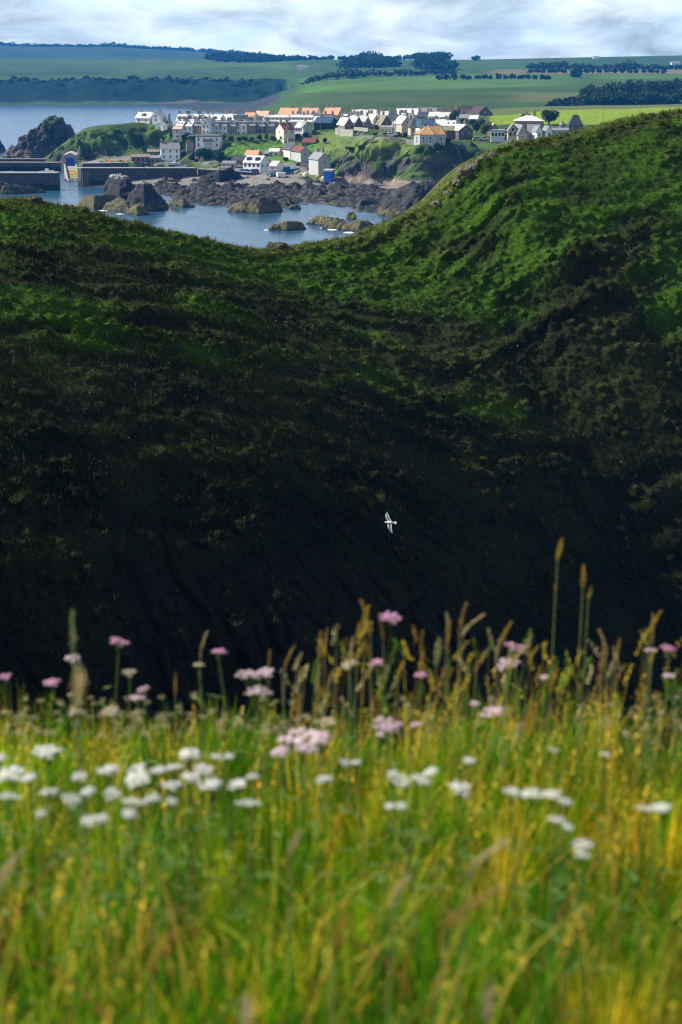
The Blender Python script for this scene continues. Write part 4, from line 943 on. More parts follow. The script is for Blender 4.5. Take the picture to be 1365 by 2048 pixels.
# --- harbour side
house('white two-storey house with six windows standing over the harbour wall', 322, 360, 297.5, 285.5, 764, 8, 8, 'white', 'slate', win=(2, 3), chim=(.02, .98), name='harbour_house')
house('long low brown stone shed on the quay left of the white house', 263, 300, 314, 308.5, 765, 7, 4, 'stone', 'taupe', win=(1, 4), frame='fd', name='stone_shed', cat='shed')
house('brown shed with white eaves tucked behind the quay', 295, 319, 305, 299.5, 783, 7, 4, 'stone', 'taupe', win=(1, 2), frame='fd', name='stone_shed', cat='shed')
house('low stone lean-to between the quay shed and the white house', 300.5, 320, 316, 311, 762, 6, 4, 'stone', 'slate', win=(1, 2), frame='fd', name='stone_shed', cat='shed')
def villa_b():
    e = house('wide white villa with a flat parapet and central glazed bay on the bank', 391, 440, 274, 271.2, 766, 9, -4, 'white', 'slate', 'flat', win=(2, 4), name='white_villa', chim=(.1, .93), wsize=(1.1, 1.6))
    h = aty(415, 274, 766)[2] - e.location.z
    MB().box(-1.9, 2.6, -1.6, 0, h - 4.4, h - 2.4).build('bay', WALLM['white'], e)
    b = MB().box(-2.1, 2.8, -1.8, 0, h - 2.397, h - 1.0).build('bay_roof', ROOFM['slate'], e)
    for x in (-.9, .4, 1.6): window(e, x, -1.6, h - 3.3, .8, 1.1)
villa_b()
house('small dark brown shed left of the wide white villa', 374, 387, 285, 281, 768, 5, 10, 'stone', 'dark', 'gable', win=(0, 0), name='shed', cat='shed')
house('bright white harbour house with two black dormers beside the yard', 486, 521, 325, 311.5, 690, 8.5, -27, 'white', 'pale', win=(2, 4), dorm=2, side=(1, 2), name='harbour_house', frame='fd')
house('orange-roofed cottage behind the bright white harbour house', 489, 515, 311, 300.5, 730, 7, -18, 'stone', 'orange', win=(1, 2), chim=(.3,))
house('grey-roofed shed left of the bright white harbour house', 444, 470, 327, 322, 716, 7, -8, 'grey', 'slate', win=(1, 3), frame='fd', name='shed', cat='shed')
house('dark slate shed behind the grey-roofed one', 466, 487, 321, 312, 727, 7, -14, 'dark', 'dark', win=(1, 2), name='shed', cat='shed')
house('little white-roofed shed at the right of the bright white house', 538, 553, 332, 322.5, 704, 7, -26, 'white', 'pale', win=(1, 1), name='shed', cat='shed')
house('pale flat-fronted cottage on the green behind the yard', 538, 558, 303, 297, 745, 6, -10, 'cream', 'pale', win=(1, 2))
house('dark red-roofed hut behind the pale cottage', 552, 565, 301, 295.5, 756, 5, -10, 'stone', 'rust', win=(1, 1), name='hut', cat='shed')
house('dark stone lean-to at the left of the pale cottage', 528, 537, 308, 303, 744, 5, -6, 'dark', 'slate', 'shed', win=(0, 0), name='lean_to', cat='shed')
house('cream cottage with its gable to the bay below the village', 581, 604, 299, 286, 735, 10, 24, 'cream', 'dark', 'gable', win=(2, 2), chim=(.9,))
house('lower grey cottage with a rust-red roof by the green', 602, 619, 303, 294, 724, 11, 26, 'grey', 'rust', 'gable', win=(1, 1))
house('rust-red roofed byre behind the two gabled cottages', 604, 630, 285, 276, 752, 8, -14, 'dark', 'rust', win=(1, 2))
house('big grey gabled house with an orange-roofed dormer at the cliff foot', 637, 662, 319, 306, 690, 12, 22, 'grey', 'slate', 'gable', win=(1, 1), chim=(.15, .7))
house('bright blue beach shed under the grassy cliff', 648, 664, 343, 340, 672, 5, -14, 'blue', 'pale', 'flat', win=(0, 0), name='beach_shed', cat='shed')
sh = [o for o in COL.objects if o.name.startswith('beach_shed')][0]
for ch in sh.children:
    if ch.name.startswith('wall'): ch.data.materials[0] = mat('bright_blue_boards', (0.05, 0.13, 0.62), var=.15, stretch=(4, 4, .2))
# dark boundary wall by the green, garden walls
def lowwall(name, label, p0, p1, h, m, th=.5):
    a_, b_ = hit(*p0), hit(*p1); dx, dy = b_[0] - a_[0], b_[1] - a_[1]; L = math.hypot(dx, dy); n = max(2, int(L / 3)); rz = math.atan2(dy, dx)
    e = empty(name, (a_[0], a_[1], a_[2]), rz); tag(e, label, 'wall')
    for k in range(n):
        zs = [float(land_z(a_[0] + dx * t, a_[1] + dy * t)) - a_[2] for t in (k / n, (k + 1) / n)]; q0, q1 = L * k / n, L * (k + 1) / n - .03
        MB().add([(q0, 0, zs[0] - 1.2), (q1, 0, zs[1] - 1.2), (q1, th, zs[1] - 1.2), (q0, th, zs[0] - 1.2), (q0, 0, zs[0] + h), (q1, 0, zs[1] + h), (q1, th, zs[1] + h), (q0, th, zs[0] + h)],
                 [(0, 3, 2, 1), (4, 5, 6, 7), (0, 1, 5, 4), (1, 2, 6, 5), (2, 3, 7, 6), (3, 0, 4, 7)]).build('wall_section', m, e)
    return e
lowwall('garden_wall', 'brown boundary wall in front of the gabled cottages', (561, 313), (602, 314), 2.6, WALLM['dark'])
lowwall('retaining_wall', 'pale concrete retaining wall at the top of the grassy bank', (671, 269), (706, 273), 3.2, CONC, .8)
lowwall('retaining_wall', 'pale wall continuing behind the parked cars', (708, 262), (736, 264), 1.8, WALLM['cream'])
lowwall('garden_wall', 'low stone wall along the cliff top left of the hall', (735, 289), (803, 283), 1.0, WALLM['stone'])
lowwall('garden_wall', 'grey yard wall at the left foot of the hall', (812, 289), (829, 289), 2.0, WALLM['grey'])
lowwall('garden_wall', 'long low dark wall edging the clifftop road', (893, 284), (1024, 286), 1.0, WALLM['dark'])
lowwall('garden_wall', 'pale stone wall behind the beach yard', (600, 333), (640, 336), 1.6, WALLM['sand'])

# --- school house at the right, half behind the near headland
SCH = 'old school buildings half behind the near headland'
house('old school house with a hipped pale roof and two chimneys', 1030, 1088, 242, 230.5, 668, 11, -6, 'stone', 'pale', 'hip', win=(1, 5), chim=(.42, .68), name='school_house', cat='school', group=SCH)
house('stone gabled wing at the left of the school house', 1017, 1036, 262, 249, 655, 12, -4, 'sand', 'slate', 'gable', win=(1, 2), name='school_wing', cat='school', group=SCH, frame='fd')
house('second school gable with a lit pale roof slope', 1037, 1055, 268, 250, 652, 13, 8, 'sand', 'slate', 'gable', win=(1, 1), name='school_wing', cat='school', group=SCH)
house('dark slate school wing between the pale gables', 1055, 1080, 266, 249, 656, 10, -6, 'grey', 'slate', win=(1, 2), name='school_wing', cat='school', group=SCH)
house('small white school gable near the crest', 1074, 1085, 262, 253, 648, 8, 6, 'white', 'slate', 'gable', win=(1, 1), name='school_wing', cat='school', group=SCH)
house('white school gable farthest right before the long low roof', 1093, 1105, 262, 253, 647, 8, 6, 'white', 'slate', 'gable', win=(1, 1), name='school_wing', cat='school', group=SCH)
house('long low grey-roofed school range running right', 1105, 1138, 261, 256, 650, 8, -3, 'grey', 'slate', win=(1, 3), name='school_wing', cat='school', group=SCH)
def tower():
    X, Y, z = aty(1153, 262, 660); e = empty('pyramid_roofed_tower', (X, Y, z - 6), 0); tag(e, 'small tower with a steep dark cut-off pyramid roof behind the crest', 'tower')
    s_ = Y / FPX / 1.04 * 31 / 2
    zt, zm = aty(1153, 229.5, 664)[2] - z + 6, aty(1153, 251, 664)[2] - z + 6
    MB().box(-s_ * .86, s_ * .86, -s_ * .86 + 4, s_ * .86 + 4, 0, zm).build('wall', WALLM['dark'], e)
    MB().frustum((-s_, s_, -s_ + 4, s_ + 4), (-s_ * .3, s_ * .3, -s_ * .3 + 4, s_ * .3 + 4), zm + .003, zt).build('roof', ROOFM['dark'], e)
    for k in (-1, 1): window(e, k * s_ * .45, -s_ * .86 + 4, zm - 1.0, .9, 1.0)
tower()
def turret():
    X, Y, z = aty(1124, 262, 662); e = empty('turret', (X, Y, z - 4)); tag(e, 'little stone turret with a pointed finial between school and tower', 'turret')
    zt, zm = aty(1124, 240, 662)[2] - z + 4, aty(1124, 250, 662)[2] - z + 4
    MB().tube([(0, 0, 0), (0, 0, zm)], 1.1, 8).build('wall', WALLM['stone'], e); MB().tube([(0, 0, zm + .003), (0, 0, zm + .7), (0, 0, zt)], (1.35, .9, .08), 8).build('roof', ROOFM['slate'], e)
turret()
house('white caravan roof beside the school trees', 983, 1010, 263, 261.5, 690, 3, -2, 'white', 'pale', 'flat', win=(1, 4), frame='fd', name='static_caravan', cat='caravan', drop=0.2)
house('low brown cottage roof behind the lit tree by the school', 982, 996, 258, 247, 712, 8, 12, 'dark', 'salmon', 'gable', win=(0, 0))

# --- lifeboat station and slip
def lifeboat():
    X, Y, z = aty(141, 331.5, 738); e = empty('lifeboat_station', (X, Y, z), math.radians(6)); tag(e, 'lifeboat station with blue roller door above its slipway', 'lifeboat station')
    m_ = Y / FPX / 1.04; w = 19 * m_; h = 20 * m_ * 1.02
    MB().extrude([(-w / 2 - .3, -6), (w / 2 + .3, -6), (w / 2 + .3, h), (0, h + 1.2), (-w / 2 - .3, h)], 'y', .1, 17).build('wall', CONC, e)
    rb = MB(); slab(rb, (-w / 2 - .6, h - .1), (0, h + 1.25), .15, 'y', -.1, 17.2); slab(rb, (w / 2 + .6, h - .1), (0, h + 1.25), .15, 'y', -.1, 17.2); rb.build('roof', ROOFM['pale'], e)
    d = MB().box(-w * .46, w * .46, 0, .2, .05, h * .78)
    d.build('door', DOORM['blue'], e)
    for k in range(6): MB().box(-w * .46, w * .46, -.03, -.002, .2 + k * h * .125, .28 + k * h * .125).build('door_slat', mat('blue_slat', (0.012, 0.045, 0.36), var=.1), e)
    for s_ in (-1, 1): MB().box(s_ * (w / 2 - .05) - .22, s_ * (w / 2 - .05) + .22, -.15, .1, -6, h).build('pier_post', CONC, e)
    return (X, Y, z)
LX, LY, LZ = lifeboat()
def slip():
    fx, fy, _ = atz(149, 363, 0); e = empty('slipway', (LX, LY, 0)); tag(e, 'weedy yellow slipway running from the lifeboat station into the water', 'slipway')
    dx, dy = fx - LX, fy - LY; w = 2.4
    SL = mat('slip_boards', (0.30, 0.20, 0.045), var=.4, scale=.8, bump=.4)
    n = 12
    for k in range(n):
        a, b = k / n, (k + 1) / n - .012
        za, zb_ = LZ * (1 - a) - 1.2 * a, LZ * (1 - b) - 1.2 * b
        MB().add([(dx * a - w, dy * a, za - .3), (dx * a + w, dy * a, za - .3), (dx * b + w, dy * b, zb_ - .3), (dx * b - w, dy * b, zb_ - .3), (dx * a - w, dy * a, za), (dx * a + w, dy * a, za), (dx * b + w, dy * b, zb_), (dx * b - w, dy * b, zb_)],
                 [(0, 3, 2, 1), (4, 5, 6, 7), (0, 1, 5, 4), (1, 2, 6, 5), (2, 3, 7, 6), (3, 0, 4, 7)]).build('plank', SL if k > 2 else CONC, e)
    for s_ in (-1, 1):
        x0 = s_ * (w + .35)
        MB().add([(x0 - .3, 0, -4), (x0 + .3, 0, -4), (dx + x0 + .3, dy, -4), (dx + x0 - .3, dy, -4), (x0 - .3, 0, LZ + .9), (x0 + .3, 0, LZ + .9), (dx + x0 + .3, dy, .1), (dx + x0 - .3, dy, .1)],
                 [(0, 3, 2, 1), (4, 5, 6, 7), (0, 1, 5, 4), (1, 2, 6, 5), (2, 3, 7, 6), (3, 0, 4, 7)]).build('side_wall', CONC, e)
slip()

# ------------------------------------------------------------------ vehicles and boats
TYRE = mat('tyre', (0.02, 0.02, 0.02), var=.1); 
def paint(n, c): return mat('paint_' + n, c, rough=.35, var=.04, spec=.5)
PA = {'blue': paint('blue', (0.015, 0.16, 0.36)), 'white': paint('white', (0.75, 0.75, 0.75)), 'navy': paint('navy', (0.02, 0.03, 0.13)), 'silver': paint('silver', (0.42, 0.45, 0.48)), 'dark': paint('dark', (0.03, 0.035, 0.045)), 'red': paint('red', (0.5, 0.02, 0.03)), 'teal': paint('teal', (0.02, 0.24, 0.34)), 'orange': paint('orange', (0.65, 0.18, 0.03)), 'cobalt': paint('cobalt', (0.01, 0.06, 0.40)), 'grey': paint('grey', (0.3, 0.31, 0.32))}
def vehicle(label, px, py, kind, colr_, yaw, group='vehicles parked round the village'):
    x, y, z = hit(px, py); e = empty({'car': 'parked_car', 'van': 'parked_van', 'truck': 'parked_truck'}[kind], (x, y, z + .05), math.radians(yaw)); tag(e, label, {'car': 'car', 'van': 'van', 'truck': 'truck'}[kind], group)
    if kind == 'car':
        L, w = 4.2, 1.75; body = [(-2.1, .3), (2.1, .3), (2.1, .75), (1.2, .9), (-1.95, .95), (-2.1, .7)]; cab = [(-1.8, .95), (1.0, .92), (.35, 1.45), (-1.35, 1.45)]
    elif kind == 'van':
        L, w = 5.2, 1.95; body = [(-2.6, .35), (2.6, .35), (2.6, 1.0), (1.9, 1.2), (1.3, 2.1), (-2.6, 2.1)]; cab = [(1.0, 1.22), (1.87, 1.22), (1.33, 2.0), (1.0, 2.0)]
    else:
        L, w = 6.0, 2.1; body = [(-3.0, .5), (3.0, .5), (3.0, 2.3), (1.4, 2.4), (1.35, 1.0), (-3.0, 1.0)]; cab = [(1.9, 1.4), (3.05, 1.4), (2.95, 2.15), (1.9, 2.15)]
    MB().extrude(body, 'y', -w / 2, w / 2).build('body', PA[colr_], e)
    MB().extrude(cab, 'y', -w / 2 * (.86 if kind == 'car' else 1.01), w / 2 * (.86 if kind == 'car' else 1.01)).build('window_glass', GLASS, e)
    if kind == 'car': MB().box(-1.3, .3, -w * .4, w * .4, 1.453, 1.5).build('roof', PA[colr_], e)
    if kind == 'truck': MB().box(-2.95, 1.25, -w / 2, w / 2, 1.003, 2.5).build('cargo_box', PA['grey'], e)
    for sx in (-.62, .64):
        for sy in (-1, 1): MB().tube([(sx * L / 2, sy * (w / 2 - .2), .33), (sx * L / 2, sy * (w / 2 + .02), .33)], .33, 10).build('wheel', TYRE, e)
    return e
vehicle('white van parked at the front edge of the yard', 566, 355, 'van', 'white', 20)
vehicle('blue lorry parked beside the bright white harbour house', 543, 352, 'truck', 'teal', 70)
vehicle('blue van parked before the left corner of the bright white house', 490, 348, 'van', 'teal', 15)
vehicle('dark blue pickup parked before the middle of the bright white house', 511, 348, 'van', 'navy', 70)
vehicle('dark blue car on the lane by the pale yard wall', 601, 331, 'car', 'navy', 10)
vehicle('leftmost dark car behind the retaining wall', 714, 268, 'car', 'dark', 6)
vehicle('pale car second from the retaining wall', 724, 269, 'car', 'silver', 6)
vehicle('grey car third from the retaining wall', 735, 270, 'car', 'grey', 6)
vehicle('white car parked left of the tall beige house', 783, 273, 'car', 'white', 10)
vehicle('dark car parked in the close by the tall beige house', 797, 271, 'car', 'dark', 60)
vehicle('silver car beside the brick gable house', 955, 281, 'car', 'silver', 4)
vehicle('white car second from the brick gable house', 968, 281, 'car', 'white', 4)
vehicle('blue car at the left of the front terrace', 379, 272, 'car', 'cobalt', 0)
vehicle('white car below the red-brown terrace house', 387, 274, 'car', 'white', 8)
vehicle('white car on the quay beside the six-windowed house', 351, 329, 'car', 'white', 5)
vehicle('dark car outside the brown quay sheds', 302, 328, 'car', 'dark', 5)
vehicle('silver car outside the brown quay sheds', 296, 328, 'car', 'silver', 70)
def boat(label, px, py, L, col_, yaw, mast=False, at=None):
    x, y, z = at or hit(px, py); e = empty('fishing_boat' if L > 6 else 'dinghy', (x, y, z + .1), math.radians(yaw)); tag(e, label, 'boat', 'boats laid up round the harbour')
    n, m_ = 9, 7; v = []; w = L * .17; hgt = L * .17
    for i in range(n):
        t = i / (n - 1); bw = w * max(.03, 1 - max(0, t - .45) ** 2 / .3025) ** .8 if t > .45 else w * (.8 + .2 * t / .45); sheer = hgt * (1 + .35 * t ** 2)
        for j in range(m_):
            a = math.pi * j / (m_ - 1); v.append(((t - .5) * L, -math.cos(a) * bw * (.55 + .45 * (1 - math.sin(a))) * 1.0, sheer - math.sin(a) ** .7 * sheer))
    f = [(i * m_ + j, i * m_ + j + 1, (i + 1) * m_ + j + 1, (i + 1) * m_ + j) for i in range(n - 1) for j in range(m_ - 1)] + [tuple(range(m_)), tuple(range((n - 1) * m_, n * m_))[::-1]]
    MB().add(v, f).build('hull', PA[col_], e)
    MB().box(-L * .44, L * .22, -w * .72, w * .72, hgt * .55, hgt * .62).build('deck', mat('boat_deck', (0.4, 0.38, 0.33), var=.1), e)
    if L > 6:
        MB().box(-L * .1, L * .14, -w * .5, w * .5, hgt * .63, hgt * 1.9).build('wheelhouse', PA['white'], e); MB().box(L * .141, L * .146, -w * .42, w * .42, hgt * 1.3, hgt * 1.75).build('window', GLASS, e)
    else: MB().box(-L * .12, -L * .04, -w * .75, w * .75, hgt * .66, hgt * .72).build('thwart', mat('boat_deck', (0.4, 0.38, 0.33)), e)
    if mast: MB().tube([(-L * .05, 0, hgt * .6), (-L * .05, 0, hgt * 5)], .09, 5).build('mast', PA['white'], e)
boat('red fishing boat with a mast laid up on the quay', 393, 324, 7.5, 'red', 10, True)
boat('white boat on the quay left of the red one', 349, 331, 6.5, 'white', 5)
boat('long white dinghy by the harbour wall below the six-windowed house', 363, 337, 5.5, 'white', 0)
boat('white dinghy on the shore by the grey-roofed shed', 447, 338, 5.5, 'white', 4)
boat('small white dinghy left of the one by the grey-roofed shed', 430, 340, 3.5, 'white', 10)
boat('white dinghy on the yard right of the red tarpaulin', 612, 349, 4, 'white', 30)
boat('blue-hulled boat laid up behind the lorry', 569, 342, 9, 'cobalt', 12)
boat('teal boat laid up beside the blue-hulled one', 585, 344, 6.8, 'teal', 8)
boat('dark boat on the beach yard under the big grey gable', 626, 341, 5.5, 'dark', 5)
boat('small blue boat moored inside the left pier', 0, 0, 5.5, 'cobalt', 8, at=atz(80, 349, 5.6))
boat('white boat next to the small blue one inside the left pier', 0, 0, 6.6, 'white', 4, at=atz(94, 348, 5.6))
boat('pink-tinged dinghy at the far left of the left pier', 0, 0, 4.5, 'red', 6, at=atz(3, 348, 5.4))
boat('white dinghy second from the far left on the left pier', 0, 0, 4.5, 'white', 6, at=atz(17, 347.5, 5.6))
boat('small boat afloat at the foot of the slipway', 0, 0, 4.6, 'white', 70, at=atz(157, 363, -.15))
# tarpaulins, nets and crates in the yards
TARP = {'blue': mat('blue_tarpaulin', (0.008, 0.022, 0.24), var=.3, scale=2, bump=.6), 'red': mat('red_tarpaulin', (0.42, 0.03, 0.04), var=.2), 'grey': mat('grey_net', (0.17, 0.16, 0.14), var=.4, scale=3, bump=.8), 'ochre': mat('ochre_net', (0.30, 0.21, 0.05), var=.4, scale=3, bump=.8), 'white': mat('white_sack', (0.62, 0.60, 0.56), var=.1), 'orange': mat('orange_buoy', (0.7, 0.16, 0.03), var=.1), 'tan': mat('crate_wood', (0.34, 0.25, 0.15), var=.3)}
def heap(label, px, py, w, d, h, key, name, cat, group):
    x, y, z = hit(px, py); n, k = 14, 7; A, B = np.meshgrid(np.linspace(0, 2 * np.pi, n), np.linspace(0, 1, k), indexing='ij')
    r = 1 - B ** 1.8; nz = fbm(np.cos(A) * 2 + px, np.sin(A) * 2, B * 2, 2) * .25; nz[-1] = nz[0]
    xx, yy, z_ = np.cos(A) * r * w / 2 * (1 + nz), np.sin(A) * r * d / 2 * (1 + nz), -.3 + (h + .3) * (B ** .6) * (1 + nz * .5)
    z_[:, -1] = h; o = mesh_np(name, np.c_[xx.ravel(), yy.ravel(), z_.ravel()], grid_faces(n, k), TARP[key]); o.location = (x, y, z); tag(o, label, cat, group)
G = 'gear stacked about the harbour yards'
for a_ in [('dark blue tarpaulin draped over gear beside the beach shed', 641, 345, 5.5, 4, 2.6, 'blue', 'tarpaulin', 'tarpaulin'), ('red tarpaulin heap in the yard', 585, 341, 2.6, 2, 1.5, 'red', 'tarpaulin', 'tarpaulin'),
           ('pile of grey nets left of the white yard tent', 596, 346, 4, 3, 1.3, 'grey', 'net_pile', 'nets'), ('ochre pile of nets behind the white tent', 603, 349, 3, 2, 1.1, 'ochre', 'net_pile', 'nets'), ('grey net pile behind the parked white van', 583, 348, 3.4, 2, 1.0, 'grey', 'net_pile', 'nets'),
           ('ochre nets heaped in front of the beach shed', 637, 354, 3, 2, .9, 'ochre', 'net_pile', 'nets'), ('white sacks in a heap near the beach shed', 647, 356, 2, 1.4, .8, 'white', 'sack_heap', 'sacks'), ('tan crates heaped at the end of the yard', 668, 358, 2.6, 2, 1.2, 'tan', 'crate_heap', 'crates'),
           ('orange buoys heaped on the inner quay', 221, 325, 3, 1.6, 1.0, 'orange', 'buoy_heap', 'buoys'), ('orange floats at the right end of the inner quay', 255, 325, 1.8, 1.2, .8, 'orange', 'buoy_heap', 'buoys'), ('grey nets piled along the quay', 240, 329, 5, 2, 1.0, 'grey', 'net_pile', 'nets'),
           ('dark nets by the quay sheds', 318, 331, 5, 2, 1.2, 'grey', 'net_pile', 'nets'), ('tan crates left on the yard beside the lorry', 557, 351, 2.4, 1.6, 1.3, 'tan', 'crate_heap', 'crates'), ('white canvas tent on the yard', 612, 352, 2.8, 2.4, 1.9, 'white', 'tent', 'tent')]:
    heap(*a_[:7], a_[7], a_[8], G)
def pole(label, px, py, h, name='pole'):
    x, y, z = hit(px, py); e = empty(name, (x, y, z)); tag(e, label, 'pole', 'poles about the harbour and village')
    MB().tube([(0, 0, -.5), (0, 0, h)], (.13, .09), 6).build('shaft', mat('pole_wood', (0.28, 0.25, 0.21), var=.2), e); MB().box(-.5, .5, -.06, .06, h - .5, h - .38).build('crossbar', mat('pole_wood', (0.28, 0.25, 0.21)), e)
for a_ in (('tall pole on the inner quay', 213, 324, 6), ('pole standing in the yard by the beach shed', 640, 350, 5), ('pole on the green below the wide white villa', 444, 304, 5), ('pole rising over the black hall', 641, 263, 8), ('pole at the edge of the retaining wall', 678, 272, 5), ('pole in the field right of the school', 1207, 247, 7), ('second field pole nearer the crest', 1240, 245, 5)): pole(*a_)
# one person standing on the beach yard
def person():
    x, y, z = hit(615, 358); V = [(0, 0, .95), (0, 0, 1.2), (0, 0, 1.45), (0, 0, 1.55), (0, -.02, 1.70), (.19, 0, 1.42), (.25, .02, 1.15), (.24, -.08, .92), (-.19, 0, 1.42), (-.25, .02, 1.15), (-.24, -.08, .92), (.1, 0, .88), (.11, -.02, .48), (.11, 0, .06), (.12, -.14, .03), (-.1, 0, .88), (-.12, .03, .48), (-.13, .05, .06), (-.14, -.09, .03)]
    E_ = [(0, 1), (1, 2), (2, 3), (3, 4), (2, 5), (5, 6), (6, 7), (2, 8), (8, 9), (9, 10), (0, 11), (11, 12), (12, 13), (13, 14), (0, 15), (15, 16), (16, 17), (17, 18)]
    R = [.16, .15, .16, .06, .105, .075, .055, .04, .075, .055, .04, .1, .075, .05, .045, .1, .075, .05, .045]
    me = bpy.data.meshes.new('person'); me.from_pydata(V, E_, []); me.update(); o = bpy.data.objects.new('person', me); COL.objects.link(o)
    md = o.modifiers.new('skin', 'SKIN'); 
    for i, r in enumerate(R): me.skin_vertices[0].data[i].radius = (r, r * .85)
    me.skin_vertices[0].data[0].use_root = True
    o.modifiers.new('sub', 'SUBSURF').levels = 1
    me.materials.append(mat('dark_clothes', (0.05, 0.045, 0.05), var=.3)); o.location = (x, y, z); tag(o, 'person in dark clothes standing on the pale yard by the beach', 'person')
    hb = MB(); hb.tube([(0, .02, 1.62), (0, .02, 1.74), (0, .01, 1.80)], (.105, .115, .05), 8); hb.build('hair', mat('brown_hair', (0.06, 0.035, 0.02)), o)
person()
# ================================================================== trees, woods and hedges
LEAF = mat('leaves', (0, 0, 0), rough=.8, var=.3, scale=.6, attr=True, spec=.15, transl=.25)
BARK = mat('bark', (0.07, 0.055, 0.04), var=.3, scale=3)
def leaf_quads(P, size, base, rng, flat=.0):
    """one small bent quad for each point, random orientation; returns verts, faces, colours"""
    n = len(P); a = rng.normal(size=(n, 3)); a /= np.linalg.norm(a, axis=1)[:, None]
    b = rng.normal(size=(n, 3)); b -= a * (a * b).sum(1)[:, None]; b /= np.linalg.norm(b, axis=1)[:, None]
    s = size * (.6 + .8 * rng.random(n))[:, None]
    v = np.stack([P - a * s, P - b * s * .7, P + a * s, P + b * s * .7], 1).reshape(-1, 3)
    c = np.repeat(base * (.6 + .8 * rng.random(n))[:, None], 4, 0)
    return v, np.arange(4 * n).reshape(-1, 4), c
def crown_points(w, h, n, rng, lumps=9):
    """points spread through a crown made of uneven clumps"""
    out = []
    L = rng.normal(size=(lumps, 3)); L /= np.linalg.norm(L, axis=1)[:, None]
    cen = L * np.array([w * .28, w * .28, h * .27]) * (.5 + .6 * rng.random(lumps))[:, None]
    rad = (.20 + .14 * rng.random(lumps)) * w
    for c_, r in zip(cen, rad):
        d = rng.normal(size=(n // lumps, 3)); d /= np.linalg.norm(d, axis=1)[:, None]
        out.append(c_ + d * (r * (.55 + .5 * rng.random(n // lumps)) )[:, None] * np.array([1, 1, min(1.2, h / w)]))
    return np.concatenate(out)
def tree(label, x, y, z, w, h, colr_, n=1400, leaf=.3, group=None, name='tree', trunk=.25):
    rng = np.random.default_rng(int(abs(x * 13 + y * 7)) % 99991)
    e = empty(name, (x, y, z)); tag(e, label, 'tree', group)
    th = h * trunk
    b = MB(); b.tube([(0, 0, -.4), (.1, 0, th), (.05, .1, h * .75)], (w * .05, w * .035, w * .01), 7)
    for k in range(6):
        a = k * 1.05 + rng.random(); b.tube([(0.08, 0, th * (.9 + .1 * k)), (math.cos(a) * w * .3, math.sin(a) * w * .3, h * (.45 + .06 * k))], (w * .02, w * .006), 5)
    b.build('trunk', BARK, e)
    P = crown_points(w, h * (1 - trunk * .8), n, rng) + np.array([0, 0, th * .8 + h * (1 - trunk * .8) * .5])
    v, f, c = leaf_quads(P, leaf, np.array(colr_), rng)
    mesh_np('crown', v, f, LEAF, e, col=c)
def tree_px(label, px, py, wpx, hpx, colr_, Y=None, **k):
    if Y is None: x, y, z = hit(px, py)
    else:
        x, y, z = aty(px, py, Y); z = z
    m_ = y / FPX / 1.04
    tree(label, x, y, z, wpx * m_, hpx * m_ * 1.04, colr_, **k)
VT = 'trees among the village houses'
tree_px('big round dark tree behind the old school house', 1098, 250, 40, 30, (0.026, 0.050, 0.014), n=2600, leaf=.32, group=VT)
tree_px('dark tree just left of the big round one', 1052, 246, 26, 20, (0.030, 0.048, 0.014), n=1400, group=VT)
tree_px('round green tree in front of the dark red houses', 908, 247, 22, 25, (0.045, 0.085, 0.018), n=1500, group=VT)
tree_px('sunlit yellow-green tree beside the brick gable house', 972, 276, 26, 32, (0.115, 0.135, 0.030), Y=690, n=1800, group=VT)
tree_px('dark green tree behind the brick gable house', 953, 268, 24, 25, (0.030, 0.055, 0.018), n=1500, group=VT)
tree_px('small dark bush on the grassy bank under the retaining wall', 650, 287, 9, 12, (0.03, 0.05, 0.015), n=500, group=VT, name='bush', trunk=.08)
tree_px('dark bush below the rust-red cottage', 631, 318, 10, 11, (0.03, 0.05, 0.018), n=500, group=VT, name='bush', trunk=.08)
tree_px('dark rounded thicket under the wide white villa', 412, 318, 44, 21, (0.032, 0.058, 0.018), n=2200, group=VT, name='bush', trunk=.05)
tree_px('dark tree between the villa thicket and the sheds', 438, 322, 24, 20, (0.028, 0.048, 0.018), n=1300, group=VT, name='bush', trunk=.05)
tree_px('green bushes at the right end of the wide white villa', 452, 298, 20, 14, (0.06, 0.08, 0.025), n=900, group=VT, name='bush', trunk=.05)
rg = np.random.default_rng(11)
ORD = ['first', 'second', 'third', 'fourth', 'fifth', 'sixth', 'seventh', 'eighth', 'ninth', 'tenth', 'eleventh', 'twelfth', 'thirteenth', 'fourteenth', 'fifteenth', 'sixteenth', 'seventeenth', 'eighteenth', 'nineteenth', 'twentieth']
gb = [(344, 277), (356, 279), (368, 281), (394, 279), (406, 281), (421, 281), (436, 282), (447, 281), (463, 283), (478, 284), (490, 281), (504, 283), (520, 281), (534, 280), (546, 281)]
for i, (px, py) in enumerate(gb):
    tree_px(ORD[i] + ' garden bush from the left below the front terrace', px, py, 10 + 6 * rg.random(), 8 + 5 * rg.random(), [(0.035, 0.06, 0.02), (0.06, 0.08, 0.025), (0.07, 0.05, 0.035)][i % 3], n=420, leaf=.28, group='garden bushes below the front terrace', name='bush', trunk=.05)

